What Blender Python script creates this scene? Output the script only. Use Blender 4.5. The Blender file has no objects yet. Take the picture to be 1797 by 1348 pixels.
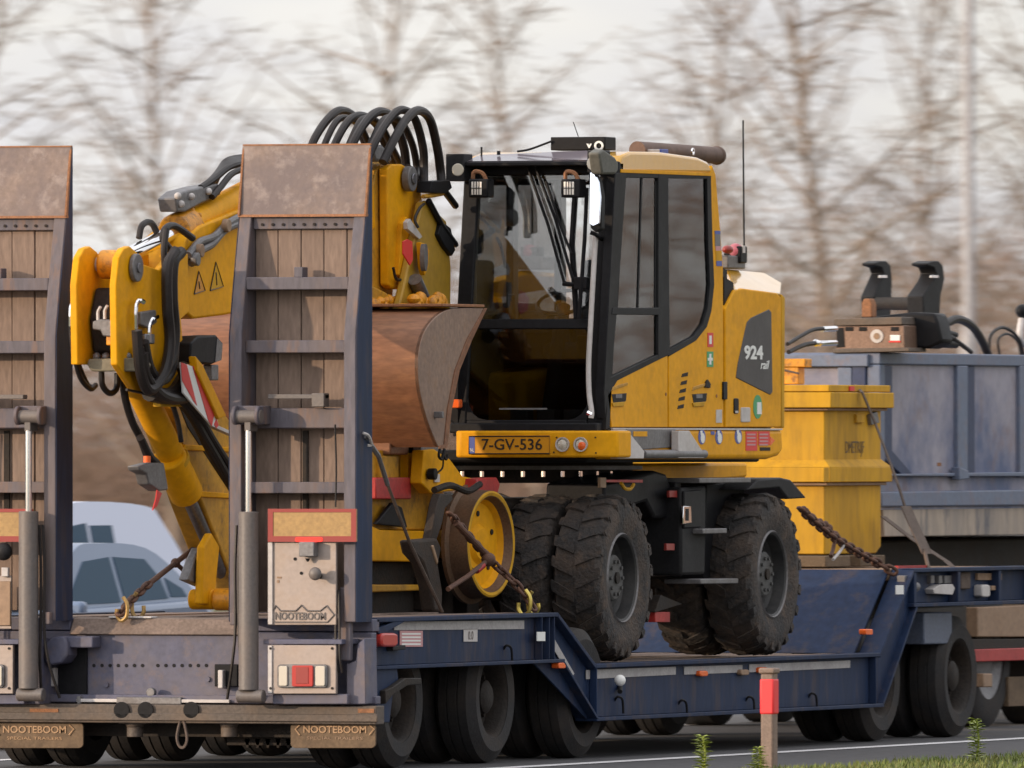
import bpy, bmesh, math, random
from mathutils import Vector, Matrix
random.seed(7)
scn = bpy.context.scene
col = scn.collection
# ------------------------------------------------------------------ camera, sky, sun, exposure
W_PX, F_PX, HOR = 1797.0, 27000.0, 770.0
TH = math.radians(20.5)
D0 = 92.5                                   # metres from the camera to the trailer's rear right corner
DIR = Vector((-math.sin(TH), math.cos(TH), 0)); RGT = Vector((math.cos(TH), math.sin(TH), 0))
CAM = -DIR * D0 + RGT * 0.8325 + Vector((0, 0, 2.0))
cd = bpy.data.cameras.new('camera'); cam = bpy.data.objects.new('camera', cd); col.objects.link(cam)
cam.location = CAM; cam.rotation_euler = (math.radians(90), 0, TH)
cd.sensor_width = 36; cd.lens = F_PX / W_PX * 36; cd.shift_y = (HOR - 674) / W_PX
cd.clip_start = 1; cd.clip_end = 5000
cd.dof.use_dof = True; cd.dof.focus_distance = 95.5; cd.dof.aperture_fstop = 11.0; cd.dof.aperture_ratio = 0.28
scn.camera = cam

SUN_EL, SUN_AZ = math.radians(11), math.radians(227)   # azimuth clockwise from +Y: low sun behind the camera, to its left
w = bpy.data.worlds.new("World"); scn.world = w; w.use_nodes = True
nt = w.node_tree; nt.nodes.clear()
N = nt.nodes.new
out = N('ShaderNodeOutputWorld'); bg = N('ShaderNodeBackground')
sky = N('ShaderNodeTexSky'); sky.sky_type = 'NISHITA'; sky.sun_disc = False
sky.sun_elevation = SUN_EL; sky.sun_rotation = SUN_AZ; sky.air_density = 1.0; sky.dust_density = 1.5
tc = N('ShaderNodeTexCoord'); mp = N('ShaderNodeMapping'); mp.inputs['Scale'].default_value = (1, 1, 3)
cl = N('ShaderNodeTexNoise'); cl.inputs['Scale'].default_value = 2.2; cl.inputs['Detail'].default_value = 7
clr = N('ShaderNodeValToRGB'); clr.color_ramp.elements[0].position = .34; clr.color_ramp.elements[1].position = .60
clr.color_ramp.elements[0].color = (.55, .55, .55, 1)
fine = N('ShaderNodeTexNoise'); fine.inputs['Scale'].default_value = 55; fine.inputs['Detail'].default_value = 4
fr = N('ShaderNodeValToRGB')
fr.color_ramp.elements[0].position = .35; fr.color_ramp.elements[0].color = (7.2, 7.15, 7.5, 1)
fr.color_ramp.elements[1].position = .65; fr.color_ramp.elements[1].color = (8.1, 7.95, 7.8, 1)
mix = N('ShaderNodeMixRGB')
L = nt.links.new
L(tc.outputs['Generated'], mp.inputs['Vector']); L(mp.outputs['Vector'], cl.inputs['Vector']); L(mp.outputs['Vector'], fine.inputs['Vector'])
L(cl.outputs['Fac'], clr.inputs['Fac']); L(fine.outputs['Fac'], fr.inputs['Fac'])
geo = N('ShaderNodeSeparateXYZ'); L(tc.outputs['Generated'], geo.inputs[0])      # high thin cloud, thinning out towards the blue overhead
thin = N('ShaderNodeMapRange'); thin.inputs['From Min'].default_value = .10; thin.inputs['From Max'].default_value = .70; thin.inputs['To Min'].default_value = 1; thin.inputs['To Max'].default_value = .85
L(geo.outputs['Z'], thin.inputs['Value']); mul = N('ShaderNodeMath'); mul.operation = 'MULTIPLY'
L(clr.outputs['Color'], mul.inputs[0]); L(thin.outputs['Result'], mul.inputs[1]); L(mul.outputs[0], mix.inputs['Fac']); L(sky.outputs['Color'], mix.inputs['Color1'])
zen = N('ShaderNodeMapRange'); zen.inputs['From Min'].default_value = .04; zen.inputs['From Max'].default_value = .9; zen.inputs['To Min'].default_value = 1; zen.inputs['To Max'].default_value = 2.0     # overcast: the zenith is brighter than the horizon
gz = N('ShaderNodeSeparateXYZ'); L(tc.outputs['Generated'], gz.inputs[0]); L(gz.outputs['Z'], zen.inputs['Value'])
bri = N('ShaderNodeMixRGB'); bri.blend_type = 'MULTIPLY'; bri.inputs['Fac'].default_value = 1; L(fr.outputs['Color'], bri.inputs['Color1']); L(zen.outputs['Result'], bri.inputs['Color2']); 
sdv = N('ShaderNodeVectorMath'); sdv.operation = 'DOT_PRODUCT'; L(tc.outputs['Generated'], sdv.inputs[0])      # thin cloud glows towards the sun
sdv.inputs[1].default_value = (math.sin(SUN_AZ) * math.cos(SUN_EL), math.cos(SUN_AZ) * math.cos(SUN_EL), math.sin(SUN_EL))
gm = N('ShaderNodeMath'); gm.operation = 'MAXIMUM'; gm.inputs[1].default_value = 0; L(sdv.outputs['Value'], gm.inputs[0])
gp = N('ShaderNodeMath'); gp.operation = 'POWER'; gp.inputs[1].default_value = 4; L(gm.outputs[0], gp.inputs[0])
ga = N('ShaderNodeMath'); ga.operation = 'MULTIPLY_ADD'; ga.inputs[1].default_value = 1.4; ga.inputs[2].default_value = 1; L(gp.outputs[0], ga.inputs[0])
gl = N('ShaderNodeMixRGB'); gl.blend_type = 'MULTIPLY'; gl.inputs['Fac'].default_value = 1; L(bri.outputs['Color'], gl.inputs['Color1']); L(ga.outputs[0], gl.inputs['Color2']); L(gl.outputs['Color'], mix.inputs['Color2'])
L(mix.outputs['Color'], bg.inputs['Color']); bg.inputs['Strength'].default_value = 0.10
L(bg.outputs['Background'], out.inputs['Surface'])

sd = bpy.data.lights.new('sun', 'SUN'); sd.energy = 2.7; sd.angle = math.radians(0.6); sd.color = (1.0, .77, .54)
sun = bpy.data.objects.new('sun', sd); col.objects.link(sun)
sdir = Vector((math.sin(SUN_AZ) * math.cos(SUN_EL), math.cos(SUN_AZ) * math.cos(SUN_EL), math.sin(SUN_EL)))
sun.rotation_euler = sdir.to_track_quat('Z', 'Y').to_euler(); sun.location = (-20, -30, 20)
vs = scn.view_settings
scn.display_settings.display_device = 'sRGB'
vs.view_transform = 'Standard'; vs.look = 'None'; vs.gamma = 1; vs.exposure = 0.38; vs.use_curve_mapping = False
scn.cycles.max_bounces = 8; scn.cycles.transparent_max_bounces = 12

# ------------------------------------------------------------------ photograph pixel -> point on a real plane
def ray(px, py):
    return DIR + RGT * ((px - 898.5) / F_PX) + Vector((0, 0, (HOR - py) / F_PX))
def PX(px, py, x): r = ray(px, py); return CAM + r * ((x - CAM.x) / r.x)
def PY(px, py, y): r = ray(px, py); return CAM + r * ((y - CAM.y) / r.y)
def PD(px, py, d): return CAM + ray(px, py) * d
def SX(x, pts): return [(p.y, p.z) for p in (PX(a, b, x) for a, b in pts)]
def RY(y, pts): return [(p.x, p.z) for p in (PY(a, b, y) for a, b in pts)]

# ------------------------------------------------------------------ materials
MATS = {}
def nodes_of(name):
    m = bpy.data.materials.new(name); m.use_nodes = True
    t = m.node_tree; b = t.nodes['Principled BSDF']; return m, t, b
def grime(name, rgb, rough=.45, metal=0.0, dirt=(.09, .065, .045), amt=.35, scale=2.5, var=.18, bump=.02, spec=.5, stretch=None, streak=False, coat=0, dirt2=None, amt2=0, lo=.45, hi=.72):
    """paint, rubber, steel, wood: a base colour broken by noise, with patches of dirt (and a second patch colour)"""
    m, t, b = nodes_of(name); n = t.nodes.new; l = t.links.new
    tc = n('ShaderNodeTexCoord'); mp = n('ShaderNodeMapping'); l(tc.outputs['Object'], mp.inputs['Vector'])
    if stretch: mp.inputs['Scale'].default_value = stretch
    if streak: mp.inputs['Scale'].default_value = (1, 1, .22)
    n1 = n('ShaderNodeTexNoise'); n1.inputs['Scale'].default_value = scale; n1.inputs['Detail'].default_value = 9; n1.inputs['Roughness'].default_value = .62
    n2 = n('ShaderNodeTexNoise'); n2.inputs['Scale'].default_value = scale * 9; n2.inputs['Detail'].default_value = 6
    for q in (n1, n2): l(mp.outputs['Vector'], q.inputs['Vector'])
    r1 = n('ShaderNodeMapRange'); r1.inputs['From Min'].default_value = lo; r1.inputs['From Max'].default_value = hi; r1.inputs['To Max'].default_value = amt
    l(n1.outputs['Fac'], r1.inputs['Value'])
    hv = n('ShaderNodeHueSaturation'); hv.inputs['Color'].default_value = (*rgb, 1)
    r2 = n('ShaderNodeMapRange'); r2.inputs['From Min'].default_value = .3; r2.inputs['From Max'].default_value = .7
    r2.inputs['To Min'].default_value = 1 - var; r2.inputs['To Max'].default_value = 1 + var
    l(n2.outputs['Fac'], r2.inputs['Value']); l(r2.outputs['Result'], hv.inputs['Value'])
    mx = n('ShaderNodeMixRGB'); l(r1.outputs['Result'], mx.inputs['Fac']); l(hv.outputs['Color'], mx.inputs['Color1']); mx.inputs['Color2'].default_value = (*dirt, 1)
    last = mx.outputs['Color']
    if dirt2:
        n3 = n('ShaderNodeTexNoise'); n3.inputs['Scale'].default_value = scale * 2.7; n3.inputs['Detail'].default_value = 10; n3.inputs['Roughness'].default_value = .7
        mp3 = n('ShaderNodeMapping'); mp3.inputs['Location'].default_value = (3.1, 7.7, 1.3); l(mp.outputs['Vector'], mp3.inputs['Vector']); l(mp3.outputs['Vector'], n3.inputs['Vector'])
        r3 = n('ShaderNodeMapRange'); r3.inputs['From Min'].default_value = .52; r3.inputs['From Max'].default_value = .66; r3.inputs['To Max'].default_value = amt2
        l(n3.outputs['Fac'], r3.inputs['Value'])
        m3 = n('ShaderNodeMixRGB'); l(r3.outputs['Result'], m3.inputs['Fac']); l(last, m3.inputs['Color1']); m3.inputs['Color2'].default_value = (*dirt2, 1); last = m3.outputs['Color']
    l(last, b.inputs['Base Color'])
    rr = n('ShaderNodeMapRange'); rr.inputs['To Min'].default_value = max(.05, rough - .1); rr.inputs['To Max'].default_value = min(1, rough + .22)
    l(n1.outputs['Fac'], rr.inputs['Value']); l(rr.outputs['Result'], b.inputs['Roughness'])
    b.inputs['Metallic'].default_value = metal; b.inputs['Specular IOR Level'].default_value = spec; b.inputs['Coat Weight'].default_value = coat
    if bump:
        bp = n('ShaderNodeBump'); bp.inputs['Strength'].default_value = .5; bp.inputs['Distance'].default_value = bump
        l(n2.outputs['Fac'], bp.inputs['Height']); l(bp.outputs['Normal'], b.inputs['Normal'])
    MATS[name] = m; return m
def plain(name, rgb, rough=.4, metal=0.0, emit=0, spec=.5):
    m, t, b = nodes_of(name)
    b.inputs['Base Color'].default_value = (*rgb, 1); b.inputs['Roughness'].default_value = rough; b.inputs['Metallic'].default_value = metal
    b.inputs['Specular IOR Level'].default_value = spec
    if emit: b.inputs['Emission Color'].default_value = (*rgb, 1); b.inputs['Emission Strength'].default_value = emit
    MATS[name] = m; return m
def glass(name, tint, refl=.06):
    m = bpy.data.materials.new(name); m.use_nodes = True; t = m.node_tree; t.nodes.clear(); n = t.nodes.new
    o = n('ShaderNodeOutputMaterial'); tr = n('ShaderNodeBsdfTransparent'); gl = n('ShaderNodeBsdfGlossy'); mx = n('ShaderNodeMixShader'); fz = n('ShaderNodeFresnel')
    tr.inputs['Color'].default_value = (*tint, 1); gl.inputs['Roughness'].default_value = .02; fz.inputs['IOR'].default_value = 1.5
    ad = n('ShaderNodeMath'); ad.operation = 'ADD'; ad.inputs[1].default_value = refl
    t.links.new(fz.outputs['Fac'], ad.inputs[0]); t.links.new(ad.outputs[0], mx.inputs['Fac'])
    t.links.new(tr.outputs[0], mx.inputs[1]); t.links.new(gl.outputs[0], mx.inputs[2]); t.links.new(mx.outputs[0], o.inputs['Surface'])
    MATS[name] = m; return m

YEL = grime('yellow_paint', (.71, .325, .005), .45, spec=.12, amt=.22, dirt=(.26, .14, .03), scale=2.2, var=.08, bump=.0015, dirt2=(.22, .12, .04), amt2=.16)
YEL2 = grime('dusty_yellow_paint', (.50, .25, .012), .5, amt=.55, dirt=(.13, .07, .02), scale=3, var=.14, bump=.004, dirt2=(.045, .03, .02), amt2=.5)
YELB = grime('pale_yellow_paint', (.56, .30, .018), .55, spec=.15, amt=.45, dirt=(.30, .18, .045), scale=2.4, var=.10, bump=.003, dirt2=(.20, .11, .035), amt2=.4, streak=True)
ORG = grime('orange_yellow_paint', (.66, .27, .008), .4, amt=.4, dirt=(.2, .09, .02), scale=5, var=.12, bump=.003, dirt2=(.05, .03, .02), amt2=.7)
NAVY = grime('navy_paint', (.014, .027, .066), .5, spec=.15, dirt2=(.085, .060, .048), amt2=.45, amt=.4, dirt=(.032, .034, .050), scale=2.2, var=.16, bump=.003, streak=True)
NAVYD = grime('dusty_navy_paint', (.078, .080, .128), .55, amt=.55, dirt=(.17, .14, .13), scale=3, var=.15, bump=.003, dirt2=(.20, .13, .09), amt2=.35)
RAMPP = grime('worn_ramp_paint', (.090, .080, .098), .6, amt=.75, dirt=(.165, .122, .105), scale=4, var=.2, bump=.004, dirt2=(.21, .11, .06), amt2=.5, streak=True)
RUSTP = grime('rusty_scraped_steel', (.19, .137, .115), .55, metal=.1, amt=.9, dirt=(.135, .105, .105), scale=3.0, var=.2, bump=.005, dirt2=(.33, .27, .245), amt2=.5, streak=False, lo=.42, hi=.62)
RUSTE = grime('orange_rust', (.27, .12, .055), .85, amt=.7, dirt=(.12, .06, .035), scale=14, var=.3, bump=.006)
BUCK = grime('brown_worn_bucket_steel', (.20, .090, .048), .5, spec=.3, metal=.1, amt=.6, dirt=(.17, .085, .05), scale=3.5, var=.24, bump=.004, dirt2=(.36, .17, .08), amt2=.4, stretch=(.35, 1, 1.3))
BUCKS = grime('dusty_bucket_side_steel', (.235, .155, .115), .6, metal=.1, amt=.6, dirt=(.15, .10, .08), scale=3, var=.18, bump=.004, dirt2=(.27, .15, .08), amt2=.45)
WOOD = grime('weathered_plank', (.205, .145, .113), .8, amt=.6, dirt=(.165, .118, .095), scale=5, var=.2, bump=.006, streak=True)
DECKW = grime('deck_timber', (.19, .14, .115), .8, amt=.6, dirt=(.10, .075, .06), scale=6, var=.25, bump=.008)
BLK = grime('black_paint', (.010, .010, .012), .45, spec=.14, amt=.3, dirt=(.022, .019, .017), scale=3, var=.2, bump=.002)
BLKP = grime('black_plastic', (.015, .015, .017), .55, spec=.2, amt=.3, dirt=(.03, .026, .023), scale=5, var=.2, bump=.002)
DARK = grime('dark_oily_steel', (.020, .016, .014), .6, spec=.25, metal=.1, amt=.6, dirt=(.05, .034, .023), scale=6, var=.3, bump=.006)
RUB = grime('tyre_rubber', (.016, .015, .016), .8, amt=.6, dirt=(.045, .035, .028), scale=6, var=.25, bump=.006, lo=.42, hi=.66)
RUBM = grime('muddy_tyre_rubber', (.026, .024, .024), .85, amt=.8, dirt=(.085, .062, .048), scale=5, var=.4, bump=.03, lo=.42, hi=.68, dirt2=(.15, .095, .06), amt2=.35)
HOSE = grime('hose_rubber', (.012, .009, .009), .45, spec=.35, amt=.35, dirt=(.04, .026, .022), scale=8, var=.25, bump=.002)
GREY = grime('grey_steel', (.17, .165, .17), .45, metal=.4, amt=.5, dirt=(.10, .075, .06), scale=5, var=.18, bump=.003)
LGREY = grime('light_grey_paint', (.50, .47, .46), .45, amt=.4, dirt=(.26, .22, .19), scale=4, var=.08, bump=.001)
HUBG = grime('hub_grey_paint', (.062, .062, .062), .6, amt=.6, dirt=(.05, .04, .034), scale=9, var=.25, bump=.004)
ALU = grime('aluminium_panel', (.31, .26, .235), .42, metal=.35, amt=.45, dirt=(.34, .26, .20), scale=4, var=.07, bump=.0012, dirt2=(.25, .16, .10), amt2=.25)
CHROME = plain('chrome', (.82, .82, .84), .07, 1.0)
ROD = grime('satin_steel_rod', (.20, .20, .22), .33, metal=.85, amt=.5, dirt=(.10, .08, .07), scale=6, bump=.001)
CYLG = grime('grey_cylinder_paint', (.12, .105, .10), .45, amt=.4, dirt=(.19, .14, .11), scale=6, var=.12, bump=.002)
RED = grime('red_paint', (.36, .020, .018), .45, amt=.5, dirt=(.10, .02, .02), scale=5, bump=.002)
REDP = plain('red_print', (.62, .03, .025), .5)
REDF = plain('red_reflector', (.26, .030, .024), .4)
REDB = plain('red_band_plastic', (.72, .035, .04), .5)
DULL = grime('dull_brown_steel', (.085, .066, .054), .6, metal=.1, amt=.6, dirt=(.16, .11, .075), scale=6, var=.25, bump=.004)
RUSTD = grime('dark_rusty_steel', (.028, .020, .016), .65, metal=.2, amt=.7, dirt=(.065, .042, .028), scale=9, var=.3, bump=.006)
REDL = plain('lit_red_lens', (1.0, .03, .02), .3, emit=.55)
REDLENS = plain('red_lamp_lens', (.42, .035, .028), .3)
ORLENS = plain('orange_lens', (.80, .13, .02), .25)
CLENS = plain('clear_lamp_lens', (.55, .50, .42), .16)
LED = plain('white_lamp_face', (.75, .70, .64), .3)
WHITE = grime('white_reflective_strip', (.36, .345, .345), .5, amt=.5, dirt=(.22, .20, .20), scale=7, bump=0)
WPRINT = plain('white_print', (.72, .72, .70), .5)
PKPRINT = plain('pink_print', (.50, .24, .25), .5)
GRN = plain('green_print', (.05, .30, .12), .5)
BLUP = plain('blue_print', (.06, .09, .33), .5)
BLKPRINT = plain('black_print', (.02, .014, .012), .5)
PLATE = plain('yellow_number_plate', (.62, .27, .012), .4)
MARKER = grime('yellow_reflective_board', (.34, .205, .07), .42, amt=.35, dirt=(.24, .14, .06), scale=5, bump=0)
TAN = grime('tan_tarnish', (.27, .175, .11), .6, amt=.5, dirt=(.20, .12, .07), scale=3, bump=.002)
FLAP = grime('mudflap_rubber', (.135, .088, .050), .75, amt=.6, dirt=(.06, .042, .03), scale=6, var=.2, bump=.004)
FLAPL = grime('mudflap_lettering', (.40, .25, .14), .7, amt=.4, dirt=(.22, .13, .07), scale=20, bump=0)
CONT = grime('faded_blue_panel', (.29, .275, .325), .5, amt=.85, dirt=(.07, .10, .19), scale=1.1, spec=.2, var=.10, bump=.002, dirt2=(.22, .14, .11), amt2=.45, lo=.48, hi=.66)
CONTF = grime('faded_blue_frame', (.115, .145, .215), .5, amt=.5, dirt=(.17, .155, .19), scale=3, var=.12, bump=.003, dirt2=(.22, .12, .08), amt2=.3)
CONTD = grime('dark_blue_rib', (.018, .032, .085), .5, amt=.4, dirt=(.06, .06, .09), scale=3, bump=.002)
CHAIN = grime('rusty_chain', (.10, .052, .038), .6, metal=.4, amt=.6, dirt=(.19, .09, .05), scale=12, var=.3, bump=.003)
BRASS = plain('brass_hook', (.62, .48, .12), .32, .8)
STRAP = grime('brown_strap', (.105, .075, .06), .8, amt=.5, dirt=(.05, .035, .03), scale=10, bump=.003)
GLS = glass('clear_cab_glass', (.965, .98, .985), .025)
GLSD = glass('tinted_side_glass', (.66, .69, .67), .04)
GLSL = glass('dark_lower_glass', (.50, .52, .52), .01)
CARG = glass('car_window_glass', (.12, .16, .19), .10)
CARB = plain('silver_car_paint', (.14, .19, .29), .28, .2)
CARV = plain('white_car_paint', (.52, .56, .70), .3)
ASPH = grime('asphalt', (.050, .049, .053), .85, amt=.5, dirt=(.075, .072, .075), scale=1.2, var=.35, bump=.004)
LINE = grime('road_line_paint', (.66, .65, .66), .6, amt=.5, dirt=(.35, .33, .32), scale=6, bump=0)
SOIL = grime('field_soil_and_turf', (.075, .085, .025), .95, amt=.7, dirt=(.10, .075, .045), scale=.8, var=.3, bump=.02)
GRASS = grime('grass_blade', (.115, .155, .030), .7, amt=.85, dirt=(.25, .21, .09), scale=3.5, var=.3, bump=0)
WEED = grime('weed_leaf', (.30, .36, .06), .6, amt=.5, dirt=(.38, .36, .12), scale=7, var=.3, bump=0)
BARK = grime('bark', (.25, .19, .15), .9, amt=.6, dirt=(.32, .25, .185), scale=2.5, var=.25, bump=.01)
TWIG = grime('thicket_twig', (.27, .175, .125), .9, amt=.6, dirt=(.14, .10, .075), scale=.35, var=.2, bump=0)
POSTM = grime('brown_post_plastic', (.21, .15, .12), .7, amt=.5, dirt=(.14, .10, .08), scale=8, bump=.002)
LAMPM = grime('galvanised_pole', (.36, .345, .36), .5, amt=.3, dirt=(.38, .36, .37), scale=2, bump=0)
SEATM = grime('seat_fabric', (.030, .030, .034), .85, amt=.3, scale=9, bump=.004)

# ------------------------------------------------------------------ mesh building
ORG_OF = {}
def tag(o, label=None, cat=None, group=None, kind=None):
    if label: o['label'] = label
    if cat: o['category'] = cat
    if group: o['group'] = group
    if kind: o['kind'] = kind
    return o
def thing(name, loc, label, cat, group=None):
    o = bpy.data.objects.new(name, None); col.objects.link(o); o.location = loc; o.empty_display_size = .2
    ORG_OF[o.name] = Vector(loc); return tag(o, label, cat, group)
def crom(pts, k=6):
    pts = [Vector(p) for p in pts]
    if len(pts) < 3: return pts
    q = [pts[0] * 2 - pts[1]] + pts + [pts[-1] * 2 - pts[-2]]; r = []
    for i in range(1, len(q) - 2):
        a, b, c, d = q[i - 1:i + 3]
        for j in range(k):
            t = j / k
            r.append(.5 * ((2 * b) + (c - a) * t + (2 * a - 5 * b + 4 * c - d) * t * t + (3 * b - a - 3 * c + d) * t ** 3))
    r.append(pts[-1]); return r
class MB:
    def __init__(s): s.v = []; s.f = []
    def add(s, vs, fs):
        k = len(s.v); s.v += [tuple(v) for v in vs]; s.f += [tuple(i + k for i in f) for f in fs]; return s
    def box(s, x0, x1, y0, y1, z0, z1):
        return s.add([(x, y, z) for x in (x0, x1) for y in (y0, y1) for z in (z0, z1)],
                     [(0, 1, 3, 2), (4, 6, 7, 5), (0, 4, 5, 1), (2, 3, 7, 6), (0, 2, 6, 4), (1, 5, 7, 3)])
    def extr(s, pts, vec):
        pts = [Vector(p) for p in pts]; n = len(pts); vec = Vector(vec)
        return s.add(pts + [p + vec for p in pts], [tuple(range(n))[::-1], tuple(range(n, 2 * n))] + [(i, (i + 1) % n, n + (i + 1) % n, n + i) for i in range(n)])
    def px(s, x0, x1, yz): return s.extr([(x0, y, z) for y, z in yz], (x1 - x0, 0, 0))
    def py(s, y0, y1, xz): return s.extr([(x, y0, z) for x, z in xz], (0, y1 - y0, 0))
    def hull8(s, a, b):   # two quads, corner by corner
        return s.add(list(a) + list(b), [(3, 2, 1, 0), (4, 5, 6, 7)] + [(i, (i + 1) % 4, 4 + (i + 1) % 4, 4 + i) for i in range(4)])
    def tube(s, pts, r, n=8, smooth=True, k=6, r1=None, cap=True):
        P = crom(pts, k) if smooth else [Vector(p) for p in pts]
        m = len(P); vs = []; fs = []; up = None
        for i, p in enumerate(P):
            t = (P[min(i + 1, m - 1)] - P[max(i - 1, 0)])
            t = t.normalized() if t.length > 1e-9 else Vector((0, 0, 1))
            if up is None: up = t.orthogonal().normalized()
            a = (up - t * up.dot(t)); a = a.normalized() if a.length > 1e-6 else t.orthogonal().normalized(); up = a; b = t.cross(a)
            rr = r if r1 is None else r + (r1 - r) * i / max(1, m - 1)
            vs += [p + (a * math.cos(2 * math.pi * j / n) + b * math.sin(2 * math.pi * j / n)) * rr for j in range(n)]
        for i in range(m - 1):
            fs += [(i * n + j, i * n + (j + 1) % n, (i + 1) * n + (j + 1) % n, (i + 1) * n + j) for j in range(n)]
        if cap: fs += [tuple(range(n))[::-1], tuple(range((m - 1) * n, m * n))]
        return s.add(vs, fs)
    def cyl(s, p0, p1, r, n=24, r1=None): return s.tube([p0, p1], r, n, False, r1=r1)
    def lathe(s, prof, c, n=40, axis='X'):
        c = Vector(c); vs = []; fs = []; m = len(prof)
        for i in range(n):
            t = 2 * math.pi * i / n; cs, sn = math.cos(t), math.sin(t)
            for a, r in prof:
                vs.append(c + (Vector((a, r * cs, r * sn)) if axis == 'X' else Vector((r * cs, a, r * sn)) if axis == 'Y' else Vector((r * cs, r * sn, a))))
        for i in range(n):
            q = (i + 1) % n
            fs += [(i * m + j, q * m + j, q * m + j + 1, i * m + j + 1) for j in range(m - 1)]
        return s.add(vs, fs)
    def ball(s, c, r, n=14, sz=(1, 1, 1)):
        c = Vector(c); prof = [(-math.cos(math.pi * i / n), max(1e-4, math.sin(math.pi * i / n))) for i in range(n + 1)]
        k = len(s.v); s.lathe(prof, (0, 0, 0), n * 2, 'Z')
        for i in range(k, len(s.v)):
            v = s.v[i]; s.v[i] = (c.x + v[0] * r * sz[0], c.y + v[1] * r * sz[1], c.z + v[2] * r * sz[2])
        return s
    def build(s, name, mat, parent=None, bevel=0, angle=35, kind=None, origin=None, seg=2):
        if parent is not None: o0 = ORG_OF[parent.name]
        elif origin is not None: o0 = Vector(origin)
        else:
            xs = [v[0] for v in s.v]; ys = [v[1] for v in s.v]; zs = [v[2] for v in s.v]
            o0 = Vector(((min(xs) + max(xs)) / 2, (min(ys) + max(ys)) / 2, min(zs)))
        me = bpy.data.meshes.new(name)
        me.from_pydata([(v[0] - o0.x, v[1] - o0.y, v[2] - o0.z) for v in s.v], [], s.f)
        bm = bmesh.new(); bm.from_mesh(me); bmesh.ops.recalc_face_normals(bm, faces=bm.faces); bm.to_mesh(me); bm.free()
        me.materials.append(mat)
        me.shade_smooth(); me.set_sharp_from_angle(angle=math.radians(angle))
        o = bpy.data.objects.new(name, me); col.objects.link(o)
        if parent is not None: o.parent = parent
        else: o.location = o0
        ORG_OF[o.name] = o0
        if bevel:
            b = o.modifiers.new('bevel', 'BEVEL'); b.width = bevel; b.segments = seg; b.limit_method = 'ANGLE'; b.angle_limit = math.radians(40); b.harden_normals = False
        if kind: o['kind'] = kind
        return o
def text(name, s, size, loc, face, mat, parent, depth=.003, width=None, offset=0.0, shear=0):
    """raised lettering; face 'Y' looks towards -Y, 'X' looks towards +X; loc = centre of the line"""
    cu = bpy.data.curves.new(name, 'FONT'); cu.body = s; cu.size = size; cu.align_x = 'CENTER'; cu.align_y = 'CENTER'
    cu.extrude = depth; cu.offset = offset; cu.shear = shear; cu.resolution_u = 3
    to = bpy.data.objects.new('letters', cu); col.objects.link(to)
    dg = bpy.context.evaluated_depsgraph_get(); me = bpy.data.meshes.new_from_object(to.evaluated_get(dg))
    bpy.data.objects.remove(to); bpy.data.curves.remove(cu)
    if width:
        xs = [v.co.x for v in me.vertices]; k = width / max(1e-6, max(xs) - min(xs))
        me.transform(Matrix.Diagonal((k, 1, 1, 1)))
    M = Matrix.Rotation(math.radians(90), 4, 'X')
    if face == 'X': M = Matrix.Rotation(math.radians(90), 4, 'Z') @ M
    me.transform(Matrix.Translation(Vector(loc) - ORG_OF[parent.name]) @ M)
    me.materials.clear(); me.materials.append(mat); me.name = name
    o = bpy.data.objects.new(name, me); col.objects.link(o); o.parent = parent; ORG_OF[o.name] = ORG_OF[parent.name]
    return o
def sideplate(name, mat, parent, x0, x1, pts, bevel=.004, **k):   # outline seen on the plane X = x1, thickness back to x0
    return MB().px(x0, x1, SX(x1, pts)).build(name, mat, parent, bevel, **k)
def rearplate(name, mat, parent, y0, y1, pts, bevel=.004, **k):   # outline seen on the plane Y = y0, thickness forward to y1
    return MB().py(y0, y1, RY(y0, pts)).build(name, mat, parent, bevel, **k)
def rect(x0, y0, x1, y1): return [(x0, y1), (x1, y1), (x1, y0), (x0, y0)]
def rrect(x0, y0, x1, y1, rx, ry, n=4):
    r = []
    for cx, cy, a0 in ((x0 + rx, y0 + ry, 90), (x0 + rx, y1 - ry, 180), (x1 - rx, y1 - ry, 270), (x1 - rx, y0 + ry, 0)):
        for i in range(n + 1):
            a = math.radians(a0 + 90 * i / n); r.append((cx + rx * math.cos(a), cy - ry * math.sin(a)))
    return r
# ------------------------------------------------------------------ ground, road, verge
def sheet(name, prof, y0, y1, mat, ny=1):
    m = MB(); n = len(prof)
    for j in range(ny + 1):
        y = y0 + (y1 - y0) * j / ny; m.v += [(x, y, z) for x, z in prof]
    for j in range(ny):
        m.f += [(j * n + i, j * n + i + 1, (j + 1) * n + i + 1, (j + 1) * n + i) for i in range(n - 1)]
    o = m.build(name, mat, origin=(0, 0, 0)); o['kind'] = 'structure'; return o
sheet('ground', [(-3000, -.5), (-21, -.5), (-8, -.40), (-3.8, -.12), (2.0, -.10), (2.45, -.012), (2.8, .02), (4, .0), (12, -.05), (3000, -.2)], -2500, 3000, SOIL, 8)
sheet('road', [(-20, -.30), (-8, -.22), (-4.2, 0), (2.40, 0)], -150, 700, ASPH)
sheet('edge_line', [(.36, .004), (.52, .004)], -150, 700, LINE)
m = MB()
for k in range(-6, 40):
    y = 11.6 + 12 * k; m.add([(-3.36, y, .004), (-3.22, y, .004), (-3.22, y + 3.6, .004), (-3.36, y + 3.6, .004)], [(0, 1, 2, 3)])
m.build('lane_line', LINE, origin=(0, 0, 0))['kind'] = 'structure'
rnd = random.Random(3)
m = MB()
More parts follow.
